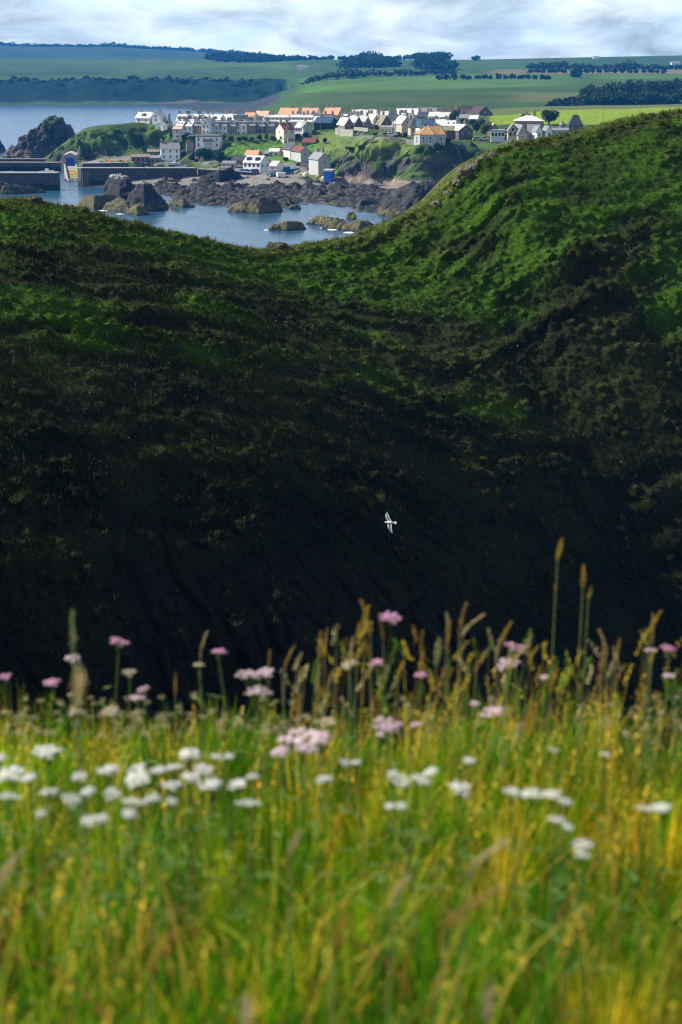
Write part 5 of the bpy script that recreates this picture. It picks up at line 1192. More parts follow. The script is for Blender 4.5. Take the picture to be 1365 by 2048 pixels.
for i, (px, py, w, h, q) in enumerate([(566, 281, 14, 9, 0), (596, 276, 12, 8, 1), (612, 274, 12, 9, 0), (700, 268, 14, 6, 0), (752, 271, 16, 6, 1), (771, 272, 12, 6, 0), (812, 275, 12, 8, 0), (836, 262, 8, 8, 0), (893, 285, 18, 8, 0), (944, 250, 18, 12, 0), (930, 247, 14, 9, 1), (965, 248, 16, 9, 0), (992, 280, 16, 8, 1), (1006, 281, 14, 9, 0), (1013, 266, 10, 9, 0), (874, 300, 26, 12, 0), (700, 303, 22, 8, 0), (725, 300, 24, 9, 0), (520, 318, 12, 7, 0), (572, 322, 14, 7, 0)]):
    tree_px(ORD[i] + ' of the dark bushes, counted along the village, among the houses and banks', px, py, w, h, [(0.030, 0.052, 0.018), (0.055, 0.075, 0.022)][q], n=500, leaf=.3, group='bushes among the houses', name='bush', trunk=.05)

def wood(name, label, rows, colr_, leaf, per=150, thing=None):
    """a far wood that reads as one mass: many small crowns standing on the ground; rows of (x, y, width, height)"""
    V, F, C, n0 = [], [], [], 0
    for x, y, w, h in rows:
        rng = np.random.default_rng(int(abs(x * 31 + y * 17)) % 99991)
        z = float(far_z(np.array([x]), np.array([y]))[0]) if y > 1010 else float(land_z(x, y))
        P = crown_points(w, h, per, rng, 6) + np.array([x, y, z + h * (.48 if y < 4500 else .15)])
        v, f, c = leaf_quads(P, leaf, np.array(colr_) * (.75 + .5 * rng.random()), rng)
        V.append(v); F.append(f + n0); C.append(c); n0 += len(v)
    V = np.concatenate(V); cx, cy = V[:, 0].mean(), V[:, 1].mean()
    o = mesh_np(name, V - [cx, cy, 0], np.concatenate(F), LEAF, col=np.concatenate(C)); o.location = (cx, cy, 0)
    tag(o, label, 'wood', kind='stuff')
def line(pts, n, w, h, jit, seed=1):
    """pts (px, D): crowns along a line on the far land"""
    r = np.random.default_rng(seed); p = poly(pts, n); out = []
    for q in p:
        D_ = q[1] + r.normal() * jit; x = (q[0] + r.normal() * jit * .2 - 682.5) / FPX / (CT + .298 * ST) * D_
        k = .65 + .7 * r.random(); out.append((x, D_, w * k, h * k))
    return out
DK = (0.024, 0.040, 0.018)
wood('woodland', 'belt of dark broad-leaved trees above the bright green field', line([(1105, 1130), (1180, 1150), (1260, 1165), (1365, 1185), (1560, 1200)], 60, 14, 9, 10, 1) + line([(1180, 1210), (1260, 1235), (1365, 1260), (1560, 1290)], 50, 15, 11, 14, 2) + line([(1280, 1290), (1365, 1330), (1560, 1360)], 30, 16, 13, 14, 3), (0.028, 0.050, 0.020), 1.3, 300)
wood('woodland', 'dark plantation on the skyline left of centre', line([(425, 3250), (480, 3230), (540, 3200), (600, 3180)], 46, 28, 13, 20, 4) + line([(440, 3120), (520, 3120), (590, 3060)], 22, 24, 11, 20, 5), DK, 3.0, 90)
wood('woodland', 'thin line of trees along the middle of the skyline', line([(600, 2990), (700, 2960), (800, 2950), (890, 2940)], 34, 18, 8, 12, 6), DK, 2.4, 60)
wood('woodland', 'dark copse on the hillside at the centre of the far fields', line([(690, 2500), (740, 2480), (788, 2500)], 30, 24, 11, 25, 7) + line([(705, 2650), (770, 2650)], 20, 24, 12, 25, 8) + line([(728, 2900), (745, 2900)], 5, 26, 14, 10, 9), DK, 2.6, 90)
wood('woodland', 'dark wood right of the central copse running over the skyline', line([(835, 2780), (870, 2860), (895, 2900)], 22, 26, 12, 20, 10) + line([(836, 2380), (870, 2360), (905, 2330)], 28, 24, 12, 25, 11) + line([(850, 2560), (880, 2600)], 16, 24, 13, 25, 12), DK, 2.6, 90)
wood('hedgerow', 'long dark hedge crossing the far fields below the copses', line([(515, 2060), (600, 2000), (640, 1960), (700, 1930), (760, 1960), (840, 2020), (910, 2060)], 70, 11, 7, 6, 13) + line([(690, 1950), (705, 1940)], 5, 20, 14, 5, 14), DK, 1.6, 40)
wood('hedgerow', 'hedge and bushes along the clifftop of the far coast', line([(0, 2115), (120, 2112), (260, 2110), (400, 2112), (520, 2105)], 60, 11, 6, 10, 15), DK, 1.8, 36)
wood('hedgerow', 'scattered hedge trees across the right-hand far fields', line([(1055, 2330), (1100, 2320), (1130, 2330)], 16, 20, 10, 20, 16) + line([(1130, 2300), (1220, 2290), (1365, 2270)], 22, 14, 8, 10, 17) + line([(1244, 2180), (1262, 2180)], 6, 20, 13, 10, 18) + line([(1060, 2120), (1200, 2130), (1330, 2110)], 20, 10, 5, 6, 19) + line([(948, 2760), (956, 2760)], 3, 18, 9, 8, 20) + line([(880, 1830), (1000, 1820), (1100, 1800)], 16, 8, 5, 6, 21) + line([(1150, 1880), (1156, 1880)], 3, 16, 12, 6, 22), DK, 2.0, 60)
wood('woodland', 'forest edge along the crest of the far blue hills', line([(-60, 5250), (60, 5250), (106, 5270), (160, 5270), (216, 5290), (260, 5290), (330, 5290), (440, 5280), (540, 5260)], 120, 46, 16, 20, 23), DK, 5.0, 34)
# white farmhouses far off in the fields
for i, (lb_, px, py, D_, w, h) in enumerate([('tiny white farmhouse below the skyline plantation', 603, 137.5, 2560, 12, 5), ('tiny white cottage right of the white farmhouse', 612, 138, 2570, 8, 4), ('white barn speck on the right-hand far hillside', 1193, 119.5, 2750, 10, 5), ('pale steading speck at the right edge of the far fields', 1352, 132, 2500, 14, 6)]):
    x, y, z = aty(px, py, D_); e = empty('farmhouse', (x, y, z - 2)); tag(e, lb_, 'house', 'farms far off in the fields')
    MB().extrude([(0, -1), (8, -1), (8, h), (4, h + 3), (0, h)], 'x', -w / 2, w / 2).build('wall', WALLM['white'], e)
    rb = MB(); slab(rb, (-.3, h), (4, h + 3.1), .2, 'x', -w / 2 - .3, w / 2 + .3); slab(rb, (8.3, h), (4, h + 3.1), .2, 'x', -w / 2 - .3, w / 2 + .3); rb.build('roof', ROOFM['slate'], e)
    for k in (-.25, .25): window(e, k * w, 0, h - 1.6, 1.2, 1.6)

# ================================================================== grass tufts on the hillside across the gully
BLADE = mat('hill_grass', (0, 0, 0), rough=.75, var=.15, scale=2, attr=True, spec=.12, transl=.35)
def blades(P, D, up, length, width, colb, rng, seg=2, tipc=1.25):
    """curved tapering blades: roots P, lean directions D (unit horizontal), lengths, widths"""
    n = len(P); side = np.stack([-D[:, 1], D[:, 0], 0 * D[:, 0]], 1); a = rng.random(n) * np.pi
    side = side * np.cos(a)[:, None] + np.stack([D[:, 0], D[:, 1], 0 * a], 1) * np.sin(a)[:, None]
    rows = []
    for k in range(seg + 1):
        t = k / seg
        c = P + np.stack([D[:, 0] * length * t ** 1.8 * (1 - up), D[:, 1] * length * t ** 1.8 * (1 - up), length * (t * (.35 + .65 * up) ** .5 - .25 * (1 - up) * t ** 2)], 1)
        w = (width * (1 - t * .85))[:, None]
        rows += [c - side * w, c + side * w]
    v = np.stack(rows, 1).reshape(-1, 3); m_ = 2 * (seg + 1)
    f = np.concatenate([np.array([[2 * k, 2 * k + 1, 2 * k + 3, 2 * k + 2]]) + (np.arange(n) * m_)[:, None] for k in range(seg)])
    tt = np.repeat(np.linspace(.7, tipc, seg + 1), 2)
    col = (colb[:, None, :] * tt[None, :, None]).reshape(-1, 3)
    return v, f, col
def hill_tufts():
    rng = np.random.default_rng(5)
    PXh, PYh = project(SX, SY, SZ)
    ok = (PXh > -160) & (PXh < 1530) & (pp > -1.2) & (pp < 33) & (PYh < 1500)
    I, J = np.nonzero(ok)
    wgt = (.25 + tus[I, J] * 1.6 + .4 * (pp[I, J] < 1)) * (1 - .8 * crag[I, J])
    sel_ = rng.choice(len(I), 34000, p=wgt / wgt.sum()); I, J = I[sel_], J[sel_]
    R = 4; I = np.repeat(I, R); J = np.repeat(J, R)
    P = np.stack([SX[I, J], SY[I, J], SZ[I, J]], 1) + rng.normal(size=(len(I), 3)) * [.08, .08, .02]
    th = rng.normal(size=len(I)) * .9 + math.atan2(diry, dirx); Dv = np.stack([np.cos(th), np.sin(th)], 1)
    ln = (.12 + .26 * rng.random(len(I)) ** 1.5) * (.8 + .4 * tus[I, J]); up = .35 + .5 * rng.random(len(I))
    base = sc[I, J] * (.8 + 1.0 * rng.random(len(I)))[:, None]
    straw = rng.random(len(I)) < .16
    base = np.where(straw[:, None], np.array([0.15, 0.135, 0.06]) * (.5 + .7 * rng.random(len(I)))[:, None], base)
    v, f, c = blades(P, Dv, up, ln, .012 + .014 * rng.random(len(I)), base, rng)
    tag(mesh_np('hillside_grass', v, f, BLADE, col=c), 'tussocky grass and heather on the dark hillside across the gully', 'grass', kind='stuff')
    # tiny pale flowers
    K = rng.choice(len(I), 260); Q = P[K] + [0, 0, .2]
    cl = Q[::6].repeat(6, 0)[:len(Q)] + rng.normal(size=Q.shape) * [.35, .35, .2]
    v, f, c = leaf_quads(cl, .03, np.array([.5, .5, .45]), rng)
    tag(mesh_np('hillside_flowers', v, f, LEAF, col=c), 'tiny pale flowers scattered over the dark hillside', 'flowers', kind='stuff')
hill_tufts()

# ================================================================== the meadow
MGRASS = mat('meadow_grass', (0, 0, 0), rough=.65, var=.12, scale=9, attr=True, spec=.08, transl=.56)
def meadow():
    rng = np.random.default_rng(9)
    # clumps: each a tuft of blades of one kind, leaning out from its middle, with bare gaps between
    nc = 2150; cy = .95 + 4.0 * rng.random(nc) ** .8; cx = (rng.random(nc) * 2 - 1) * (.33 * cy + .8)
    kind = rng.random(nc) + .25 * noise3(cx * 1.4, cy * 1.4, 3.)
    per = rng.integers(14, 46, nc); ci = np.repeat(np.arange(nc), per); n = len(ci)
    off = rng.normal(size=(n, 2)) * (.012 + .022 * rng.random(nc))[ci][:, None]
    x, y = cx[ci] + off[:, 0], cy[ci] + off[:, 1]; P = np.stack([x, y, meadow_z(x, y) - .02], 1)
    lean = rng.normal(size=(nc, 2)) * .7 + [.25, 0]; Dv = off / .02 + lean[ci] + rng.normal(size=(n, 2)) * .6; Dv /= np.linalg.norm(Dv, axis=1)[:, None]
    ln = ((.15 + .27 * rng.random(nc))[ci] * (.6 + .5 * rng.random(n))) * (1 - .12 * sstep(3.3, 4.4, y)); up = np.clip((.35 + .55 * rng.random(nc))[ci] + rng.normal(size=n) * .12, .1, .98)
    pal = np.array([[.035, .170, .004], [.075, .300, .004], [.26, .42, .004], [.42, .46, .012], [.66, .48, .02], [.60, .28, .018]])
    kb = np.clip(np.digitize(kind, [.27, .54, .77, .90, .97]), 0, 5)
    base = pal[kb[ci]] * ((.5 + .85 * rng.random(nc))[ci] * (.6 + .7 * rng.random(n)))[:, None]
    wd = ((.0013 + .0022 * rng.random(nc) ** 1.5)[ci]) * (1 + .8 * (1 - sstep(1.6, 2.6, y)))
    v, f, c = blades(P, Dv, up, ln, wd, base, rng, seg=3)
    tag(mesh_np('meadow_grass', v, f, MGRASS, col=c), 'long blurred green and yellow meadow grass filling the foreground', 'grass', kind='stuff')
    # taller dry stalks with fine heads
    n = 1000; y = 1.3 + 3.3 * rng.random(n) ** .7; x = (rng.random(n) * 2 - 1) * (.33 * y + .8); z = meadow_z(x, y); P = np.stack([x, y, z], 1)
    th = rng.normal(size=n) * 1.2; Dv = np.stack([np.cos(th), np.sin(th)], 1)
    ln = (.24 + .26 * rng.random(n)) * (1 - .3 * sstep(3.2, 4.2, y) * (x < .1)); up = .75 + .24 * rng.random(n); k = rng.random(n)[:, None]
    base = (np.array([.60, .36, .04]) * k + np.array([.42, .40, .05]) * (1 - k)) * (.7 + .6 * rng.random(n))[:, None]
    v, f, c = blades(P, Dv, up, ln, .0013 + .001 * rng.random(n), base, rng, seg=4)
    tips = P + np.stack([Dv[:, 0] * ln * (1 - up), Dv[:, 1] * ln * (1 - up), ln * ((.35 + .65 * up) ** .5 - .25 * (1 - up))], 1)
    hv, hf, hc = [], [], []
    m_ = 9; q = np.repeat(tips, m_, 0); s_ = np.tile(np.linspace(-.055, .02, m_), n)
    q = q + np.stack([rng.normal(size=len(q)) * .004 + np.repeat(Dv[:, 0], m_) * s_ * .35, rng.normal(size=len(q)) * .004, s_], 1)
    v2, f2, c2 = leaf_quads(q, .0055, np.array([1., 1, 1]), rng); c2 = c2 * np.repeat(np.repeat(base, m_, 0) * 1.15, 4, 0)
    o = mesh_np('meadow_stalks', np.r_[v, v2], np.r_[f, f2 + len(v)], MGRASS, col=np.r_[c, c2])
    tag(o, 'thin dry stalks and seed heads standing through the meadow grass', 'grass', kind='stuff')
    # brown and golden bents crowding the edge of the meadow, thickest right of the middle
    n = 210; px = np.where(rng.random(n) < .78, 560 + 810 * rng.random(n), 1365 * rng.random(n)); top = 1455 - 200 * rng.random(n) ** 1.9 * sstep(300, 640, px) - 40 * rng.random(n); Yv = 3.9 + .65 * rng.random(n)
    X, Y, Z = aty(px, top, Yv); zg = meadow_z(X, Y); P = np.stack([X, Y, zg], 1); hgt = np.maximum(Z - zg, .12); th = rng.normal(size=n) * .6 + np.where(rng.random(n) < .65, 0, np.pi); Dv = np.stack([np.cos(th), np.sin(th) * .5], 1)
    k = rng.random(n); base = np.where((k < .2)[:, None], [[.32, .18, .04]], np.where((k < .5)[:, None], [[.52, .40, .05]], np.where((k < .68)[:, None], [[.50, .44, .22]], [[.14, .26, .02]]))) * (.6 + .7 * rng.random(n))[:, None]
    up = .86 + .13 * rng.random(n); v, f, c = blades(P, Dv, up, hgt, .0014 + .0008 * rng.random(n), base, rng, seg=4)
    m_ = 30; s_ = np.tile(np.linspace(-1, .12, m_), n); Lh = np.repeat(.04 + .035 * rng.random(n), m_)
    tips = P + np.stack([Dv[:, 0] * hgt * (1 - up), Dv[:, 1] * hgt * (1 - up), hgt * ((.35 + .65 * up) ** .5 - .25 * (1 - up))], 1)
    q = np.repeat(tips, m_, 0) + np.stack([s_ * Lh * .25 * np.repeat(Dv[:, 0], m_) * (1 + 2 * np.repeat(rng.random(n), m_)) + rng.normal(size=n * m_) * .0032, rng.normal(size=n * m_) * .0032, s_ * Lh], 1)
    v2, f2, c2 = leaf_quads(q, .0040, np.array([1., 1, 1]), rng); c2 = c2 * np.repeat(np.repeat(base, m_, 0) * 1.1, 4, 0)
    tag(mesh_np('edge_bents', np.r_[v, v2], np.r_[f, f2 + len(v)], MGRASS, col=np.r_[c, c2]), 'brown and golden grass bents crowding the far edge of the meadow', 'grass', kind='stuff')
    # withered cream flower clusters low in the grass
    n = 130; px = np.r_[rng.random(100) * 640, 1180 + rng.random(30) * 200]; py = 1385 + 85 * rng.random(n); Yv = 4.5 - (py - 1385) / 85 * .8
    X, Y, Z = aty(px, py, Yv); q = np.repeat(np.stack([X, Y, Z], 1), 26, 0) + rng.normal(size=(n * 26, 3)) * [.006, .006, .003]
    v, f, c = leaf_quads(q, .0028, np.array([.46, .40, .22]), rng)
    st = np.stack([X, Y, np.minimum(meadow_z(X, Y), Z - .05)], 1)
    v2, f2, c2 = blades(st, np.stack([np.ones(n), np.zeros(n)], 1), np.full(n, .999), (Z - st[:, 2]), np.full(n, .0016), np.tile([[.16, .17, .04]], (n, 1)), rng, seg=2)
    tag(mesh_np('withered_flowers', np.r_[v, v2], np.r_[f, f2 + len(v)], MGRASS, col=np.r_[c, c2]), 'small withered cream flower clusters low along the edge of the meadow', 'flowers', kind='stuff')
    # broad blades, stalks and leaves close to the lens, leaning every way
    n = 900; y = 1.15 + 1.7 * rng.random(n); x = (rng.random(n) * 2 - 1) * (.33 * y + .5); P = np.stack([x, y, meadow_z(x, y) + .1 * rng.random(n)], 1)
    th = rng.normal(size=n) * .9 + np.where(rng.random(n) < .7, 0, np.pi); Dv = np.stack([np.cos(th), np.sin(th)], 1); k = rng.random(n)
    base = np.where((k < .4)[:, None], [[.06, .17, .008]], np.where((k < .72)[:, None], [[.24, .27, .02]], np.where((k < .9)[:, None], [[.36, .26, .04]], [[.22, .09, .03]]))) * (.5 + .9 * rng.random(n))[:, None]
    v, f, c = blades(P, Dv, .25 + .7 * rng.random(n), .28 + .22 * rng.random(n), .0035 + .005 * rng.random(n), base, rng, seg=4)
    tag(mesh_np('broad_grass', v, f, MGRASS, col=c), 'broad blurred grass blades nearest the camera', 'grass', kind='stuff')
meadow()

# ------------------------------------------------------------------ yarrow
PETAL = {'white': mat('white_petals', (0.80, 0.80, 0.76), var=.08, scale=60, transl=.25, rough=.7), 'pink': mat('pink_petals', (0.72, 0.40, 0.56), var=.15, scale=60, transl=.25, rough=.7),
         'pale': mat('pale_pink_petals', (0.76, 0.60, 0.66), var=.1, scale=60, transl=.25, rough=.7), 'cream': mat('cream_petals', (0.55, 0.47, 0.33), var=.12, scale=60, transl=.2)}
STEM = mat('flower_stem', (0.10, 0.17, 0.035), var=.2, scale=20, transl=.15)
def head_mesh(seed):
    """a loose flat cluster of small umbels, each a handful of florets, about 1 unit across"""
    r = random.Random(seed); b = MB(); n = 13
    for i in range(n):
        a = i * 2.39996 + r.uniform(-.3, .3); d = .43 * math.sqrt((i + .4) / n) * r.uniform(.85, 1.2); ux, uy = d * math.cos(a), d * math.sin(a); uz = .10 * (1 - (d / .5) ** 2) + r.uniform(-.07, .05)
        for k in range(9):
            a2 = k * 2.39996 + i; d2 = .115 * math.sqrt((k + .3) / 9) * r.uniform(.8, 1.25); x, y = ux + d2 * math.cos(a2), uy + d2 * math.sin(a2); z = uz + .03 * (1 - (d2 / .1) ** 2) + r.uniform(-.02, .02)
            rr = .046 * r.uniform(.75, 1.3); ph = r.random() * 6; tx, ty = r.uniform(-.4, .4), r.uniform(-.4, .4)
            ring = [(rr * math.cos(ph + math.pi * q / 5) * (1 if q % 2 == 0 else .6), rr * math.sin(ph + math.pi * q / 5) * (1 if q % 2 == 0 else .6)) for q in range(10)]
            v = [(x, y, z + .012)] + [(x + p, y + q, z + p * tx + q * ty) for p, q in ring] + [(x, y, z - .06)]
            b.add(v, [(0, 1 + q, 1 + (q + 1) % 10) for q in range(10)] + [(11, 1 + (q + 1) % 10, 1 + q) for q in range(10)])
    return b
HM = {}
for key in PETAL:
    for s_ in range(3): HM[key, s_] = proto('flower_head', head_mesh(s_ * 7 + 1), PETAL[key])
def stalks_mb():
    b = MB()
    for k in range(9):
        a = k * 2.4; d = .36 * math.sqrt((k + .4) / 9); b.tube([(0, 0, -.55), (d * .5 * math.cos(a), d * .5 * math.sin(a), -.25), (d * math.cos(a), d * math.sin(a), .0)], (.022, .016, .012), 4)
    return b
ST_ME = proto('flower_stalks', stalks_mb(), STEM)
def leaf_mb():
    b = MB()
    for i in range(9):
        t = i / 9; w = .012 * math.sin(math.pi * (t * .85 + .1))
        for s_ in (-1, 1): b.add([(t * .08, 0, .02 * t), (t * .08 + .006, s_ * w, .02 * t + .004), (t * .08 + .008, 0, .02 * t)], [(0, 1, 2)])
    b.add([(0, -.0008, 0), (.085, -.0002, .02), (.085, .0002, .02), (0, .0008, 0)], [(0, 1, 2, 3)]); return b
LF_ME = proto('leaf', leaf_mb(), STEM)
def flower_Y(py): return float(np.interp(py, (1230, 1300, 1400, 1450, 1500, 1560, 1600, 1650, 1720), (4.5, 4.4, 4.1, 3.75, 3.35, 3.0, 2.8, 2.55, 2.3)))
def yarrow(label, px, py, wpx, key, group, i):
    Yv = flower_Y(py); x, y, z = aty(px, py, Yv); zg = float(meadow_z(x, y)) - .03; h = z - zg; rr = random.Random(i * 3 + 1)
    dia = wpx * math.sqrt(x * x + y * y + (z - EYE) ** 2) / FPX * 1.0
    bx, by = rr.uniform(-.05, .05), rr.uniform(-.05, .05)
    e = empty('yarrow_flower', (x + bx, y + by, zg)); tag(e, label, 'flower', group)
    hd = piece('flower_head', HM[key, i % 3], e, (-bx, -by, h), rr.random() * 6, (dia, dia, dia * rr.uniform(.85, 1.2))); hd.rotation_euler = (rr.uniform(-.25, .25) , rr.uniform(-.28, .12), rr.random() * 6)
    piece('flower_stalks', ST_ME, hd, (0, 0, 0))
    MB().tube([(0, 0, 0), (-bx * .3 + .005, -by * .3, h * .5), (-bx, -by, h - dia * .5)], (.0026, .0022, .0018), 5).build('stem', STEM, e)
    for k in range(4): piece('leaf', LF_ME, e, (-bx * .4 * k / 4, -by * .4 * k / 4, h * (.2 + .17 * k)), k * 2.1 + i, (.8, .8, .8))
WH = [(95, 1505, 60), (0, 1517, 35), (22, 1550, 60), (57, 1557, 40), (160, 1554, 32), (218, 1543, 52), (97, 1585, 36), (15, 1594, 45), (175, 1584, 32), (144, 1602, 45), (82, 1628, 22), (274, 1542, 42), (277, 1562, 55), (316, 1542, 32), (349, 1537, 46), (379, 1511, 56), (434, 1515, 28), (458, 1514, 24), (346, 1572, 50), (384, 1555, 38), (408, 1540, 42), (424, 1572, 52), (476, 1570, 44), (505, 1555, 30), (498, 1608, 44), (259, 1604, 32), (280, 1606, 30), (306, 1597, 28), (259, 1629, 36), (202, 1640, 34), (177, 1642, 32), (224, 1588, 36), (650, 1560, 36), (344, 1604, 26),
      (690, 1526, 26), (713, 1526, 24), (790, 1554, 38), (810, 1568, 28), (833, 1555, 26), (861, 1545, 32), (850, 1565, 30), (921, 1578, 42), (938, 1523, 28), (1109, 1501, 22), (1211, 1509, 20), (780, 1613, 24), (803, 1613, 24), (1026, 1586, 40), (1064, 1589, 44), (1104, 1590, 42), (1131, 1605, 30), (1114, 1641, 34), (1137, 1656, 24), (1164, 1691, 44), (1164, 1711, 30), (1290, 1618, 32), (1322, 1618, 46)]
PK = [(237, 1284, 40, 'pink'), (145, 1318, 32, 'pale'), (10, 1354, 26, 'pink'), (104, 1366, 36, 'pink'), (260, 1346, 32, 'cream'), (288, 1379, 26, 'pale'), (276, 1397, 36, 'pale'), (438, 1305, 32, 'pink'), (500, 1352, 54, 'pale'), (532, 1346, 36, 'pale'), (518, 1384, 44, 'pale'), (560, 1505, 40, 'pale'), (598, 1474, 66, 'pale'), (640, 1480, 52, 'pale'), (612, 1500, 50, 'pale'), (783, 1237, 46, 'pink'), (754, 1326, 32, 'pink'), (842, 1350, 24, 'pink'), (1030, 1297, 50, 'pink'), (1015, 1330, 46, 'pale'), (1088, 1355, 18, 'pale'), (988, 1425, 46, 'pale'), (774, 1455, 62, 'pale'), (831, 1450, 24, 'pale'), (950, 1408, 22, 'pale'), (1302, 1301, 28, 'pale'), (1337, 1299, 36, 'pink'), (1338, 1352, 26, 'pale'), (222, 1425, 36, 'cream'), (150, 1425, 30, 'cream'), (700, 1330, 38, 'cream'), (398, 1330, 22, 'cream'), (655, 1445, 36, 'cream')]
def nth(i):
    n = i + 1; return str(n) + ('th' if 10 <= n % 100 <= 20 else {1: 'st', 2: 'nd', 3: 'rd'}.get(n % 10, 'th'))
WH.sort(); PK.sort()
for i, (px, py, w) in enumerate(WH):
    sz = 'broad' if w > 43 else 'small' if w < 29 else 'middling'
    yarrow('%s white yarrow head, %s white one from the left in the foreground meadow' % (sz, nth(i)), px, py, w, 'white', 'white yarrow in the foreground meadow', i)
for i, (px, py, w, k) in enumerate(PK):
    sz = 'broad' if w > 43 else 'small' if w < 29 else 'middling'
    yarrow('%s %s yarrow head, %s of the pink and cream ones from the left' % (sz, {'pink': 'pink', 'pale': 'pale pink', 'cream': 'cream'}[k], nth(i)), px, py, w, k, 'pink yarrow at the edge of the meadow', i + 100)

# ------------------------------------------------------------------ tall seed heads against the dark gully
HEADC = {'brown': mat('brown_seed_head', (0.38, 0.26, 0.08), var=.3, scale=50, transl=.3), 'straw': mat('straw_seed_head', (0.50, 0.42, 0.22), var=.2, scale=50, transl=.3), 'gold': mat('golden_seed_head', (0.40, 0.29, 0.05), var=.2, scale=50, transl=.3), 'green': mat('greenish_seed_head', (0.30, 0.32, 0.14), var=.2, scale=50, transl=.3)}
def seed_head(L, r, bend, key, parent, loc, seed):
    rng = np.random.default_rng(seed); n = 150; t = rng.random(n); a = rng.random(n) * 6.283; rad = r * np.sin(np.pi * np.clip(t * .86 + .1, 0, 1)) ** .7 * (.25 + .95 * rng.random(n) ** 2)
    P = np.stack([rad * np.cos(a) + bend * t ** 1.6 * L, rad * np.sin(a), t * L * (1 - .25 * abs(bend))], 1)
    d = np.stack([bend * t + .35 * np.cos(a), .35 * np.sin(a), np.ones(n)], 1); d /= np.linalg.norm(d, axis=1)[:, None]; s_ = np.stack([-np.sin(a), np.cos(a), 0 * a], 1)
    l = L * .085; w = L * .020 + r * .12
    v = np.stack([P - d * l * .4, P - s_ * w, P + d * l, P + s_ * w], 1).reshape(-1, 3)
    o = mesh_np('seed_head', v, np.arange(4 * n).reshape(-1, 4), HEADC[key], parent); o.location = loc; return o
STALKS = [(145, 1222, 95, 16, 0.02, 'green', 3.4), (160, 1330, 90, 36, 0.1, 'straw', 2.6), (415, 1262, 60, 10, .25, 'straw', 4.5), (590, 1290, 58, 12, .35, 'brown', 4.5), (605, 1335, 62, 12, .15, 'straw', 4.2), (642, 1262, 70, 13, .05, 'brown', 4.4), (655, 1258, 64, 12, .1, 'brown', 4.5), (640, 1330, 66, 12, .1, 'straw', 4.2), (668, 1340, 60, 11, .25, 'straw', 4.2), (707, 1275, 62, 13, .12, 'straw', 4.3), (722, 1200, 80, 18, -.25, 'brown', 4.5), (738, 1212, 86, 18, .25, 'gold', 4.4), (758, 1228, 64, 13, -.15, 'brown', 4.5), (718, 1262, 60, 13, -.35, 'brown', 4.4), (846, 1262, 56, 11, .05, 'brown', 4.5), (893, 1222, 56, 12, -.1, 'straw', 4.5), (901, 1240, 66, 14, .1, 'brown', 4.4), (932, 1208, 76, 12, .15, 'brown', 4.5), (880, 1275, 60, 22, .1, 'green', 4.3), (968, 1228, 54, 14, .75, 'straw', 4.3), (1024, 1242, 54, 14, .35, 'gold', 4.4), (1000, 1278, 50, 12, .12, 'straw', 4.4), (1060, 1288, 62, 13, .6, 'straw', 4.2), (1078, 1290, 50, 13, .4, 'gold', 4.4), (975, 1300, 54, 16, .4, 'brown', 4.4), (1126, 1076, 48, 15, .18, 'gold', 4.5), (1168, 1130, 46, 16, .0, 'gold', 4.4), (1184, 1172, 28, 15, .2, 'gold', 4.4), (1112, 1166, 14, 12, .0, 'gold', 4.5), (1198, 1258, 60, 12, -.3, 'straw', 4.4), (1210, 1290, 76, 18, .05, 'brown', 4.3), (1240, 1278, 50, 12, .1, 'brown', 4.5), (1250, 1330, 60, 14, .3, 'brown', 4.3), (1322, 1222, 50, 14, .35, 'gold', 4.4), (1306, 1225, 62, 13, -.05, 'brown', 4.5), (1115, 1335, 56, 16, .2, 'gold', 4.2), (1142, 1340, 60, 13, -.4, 'brown', 4.4), (540, 1300, 50, 10, .05, 'brown', 4.5), (352, 1345, 50, 10, .05, 'brown', 4.5), (1015, 1680, 90, 26, .8, 'straw', 2.2), (1010, 1770, 120, 30, .9, 'brown', 1.9), (490, 1990, 70, 36, .0, 'straw', 1.6), (820, 1745, 80, 24, .4, 'straw', 2.0), (45, 1700, 110, 26, .5, 'straw', 2.1), (600, 1660, 60, 20, .3, 'straw', 2.3), (985, 1960, 90, 30, .1, 'straw', 1.7), (690, 1830, 90, 26, .25, 'gold', 1.9), (350, 1860, 110, 26, .45, 'gold', 1.8)]
STALKS.sort()
for i, (px, py, L, w, bend, key, Yv) in enumerate(STALKS):
    x, y, z = aty(px, py, Yv); dd = math.sqrt(x * x + y * y + (z - EYE) ** 2); Lm, wm = L * dd / FPX, max(4, w - 6) * dd / FPX * .5
    x0, y0 = x - bend * Lm * 1.3, y; zg = float(meadow_z(x0, y0)) - .03; hb = z - Lm * (1 - .25 * abs(bend)) - zg
    e = empty('grass_stalk', (x0, y0, zg)); tag(e, '%s grass seed head, %s from the left among the tall stalks' % ({'brown': 'brown', 'straw': 'pale straw', 'gold': 'golden', 'green': 'greenish'}[key], nth(i)), 'grass stalk', 'tall grass stalks at the edge of the meadow')
    ox = bend * Lm * .3
    MB().tube([(0, 0, 0), (ox * .2, 0, hb * .6), (ox, 0, hb)], (.0014, .0012, .0010), 5).build('stem', HEADC['green'], e)
    seed_head(Lm, wm, bend, key, e, (ox, 0, hb - .003), i)

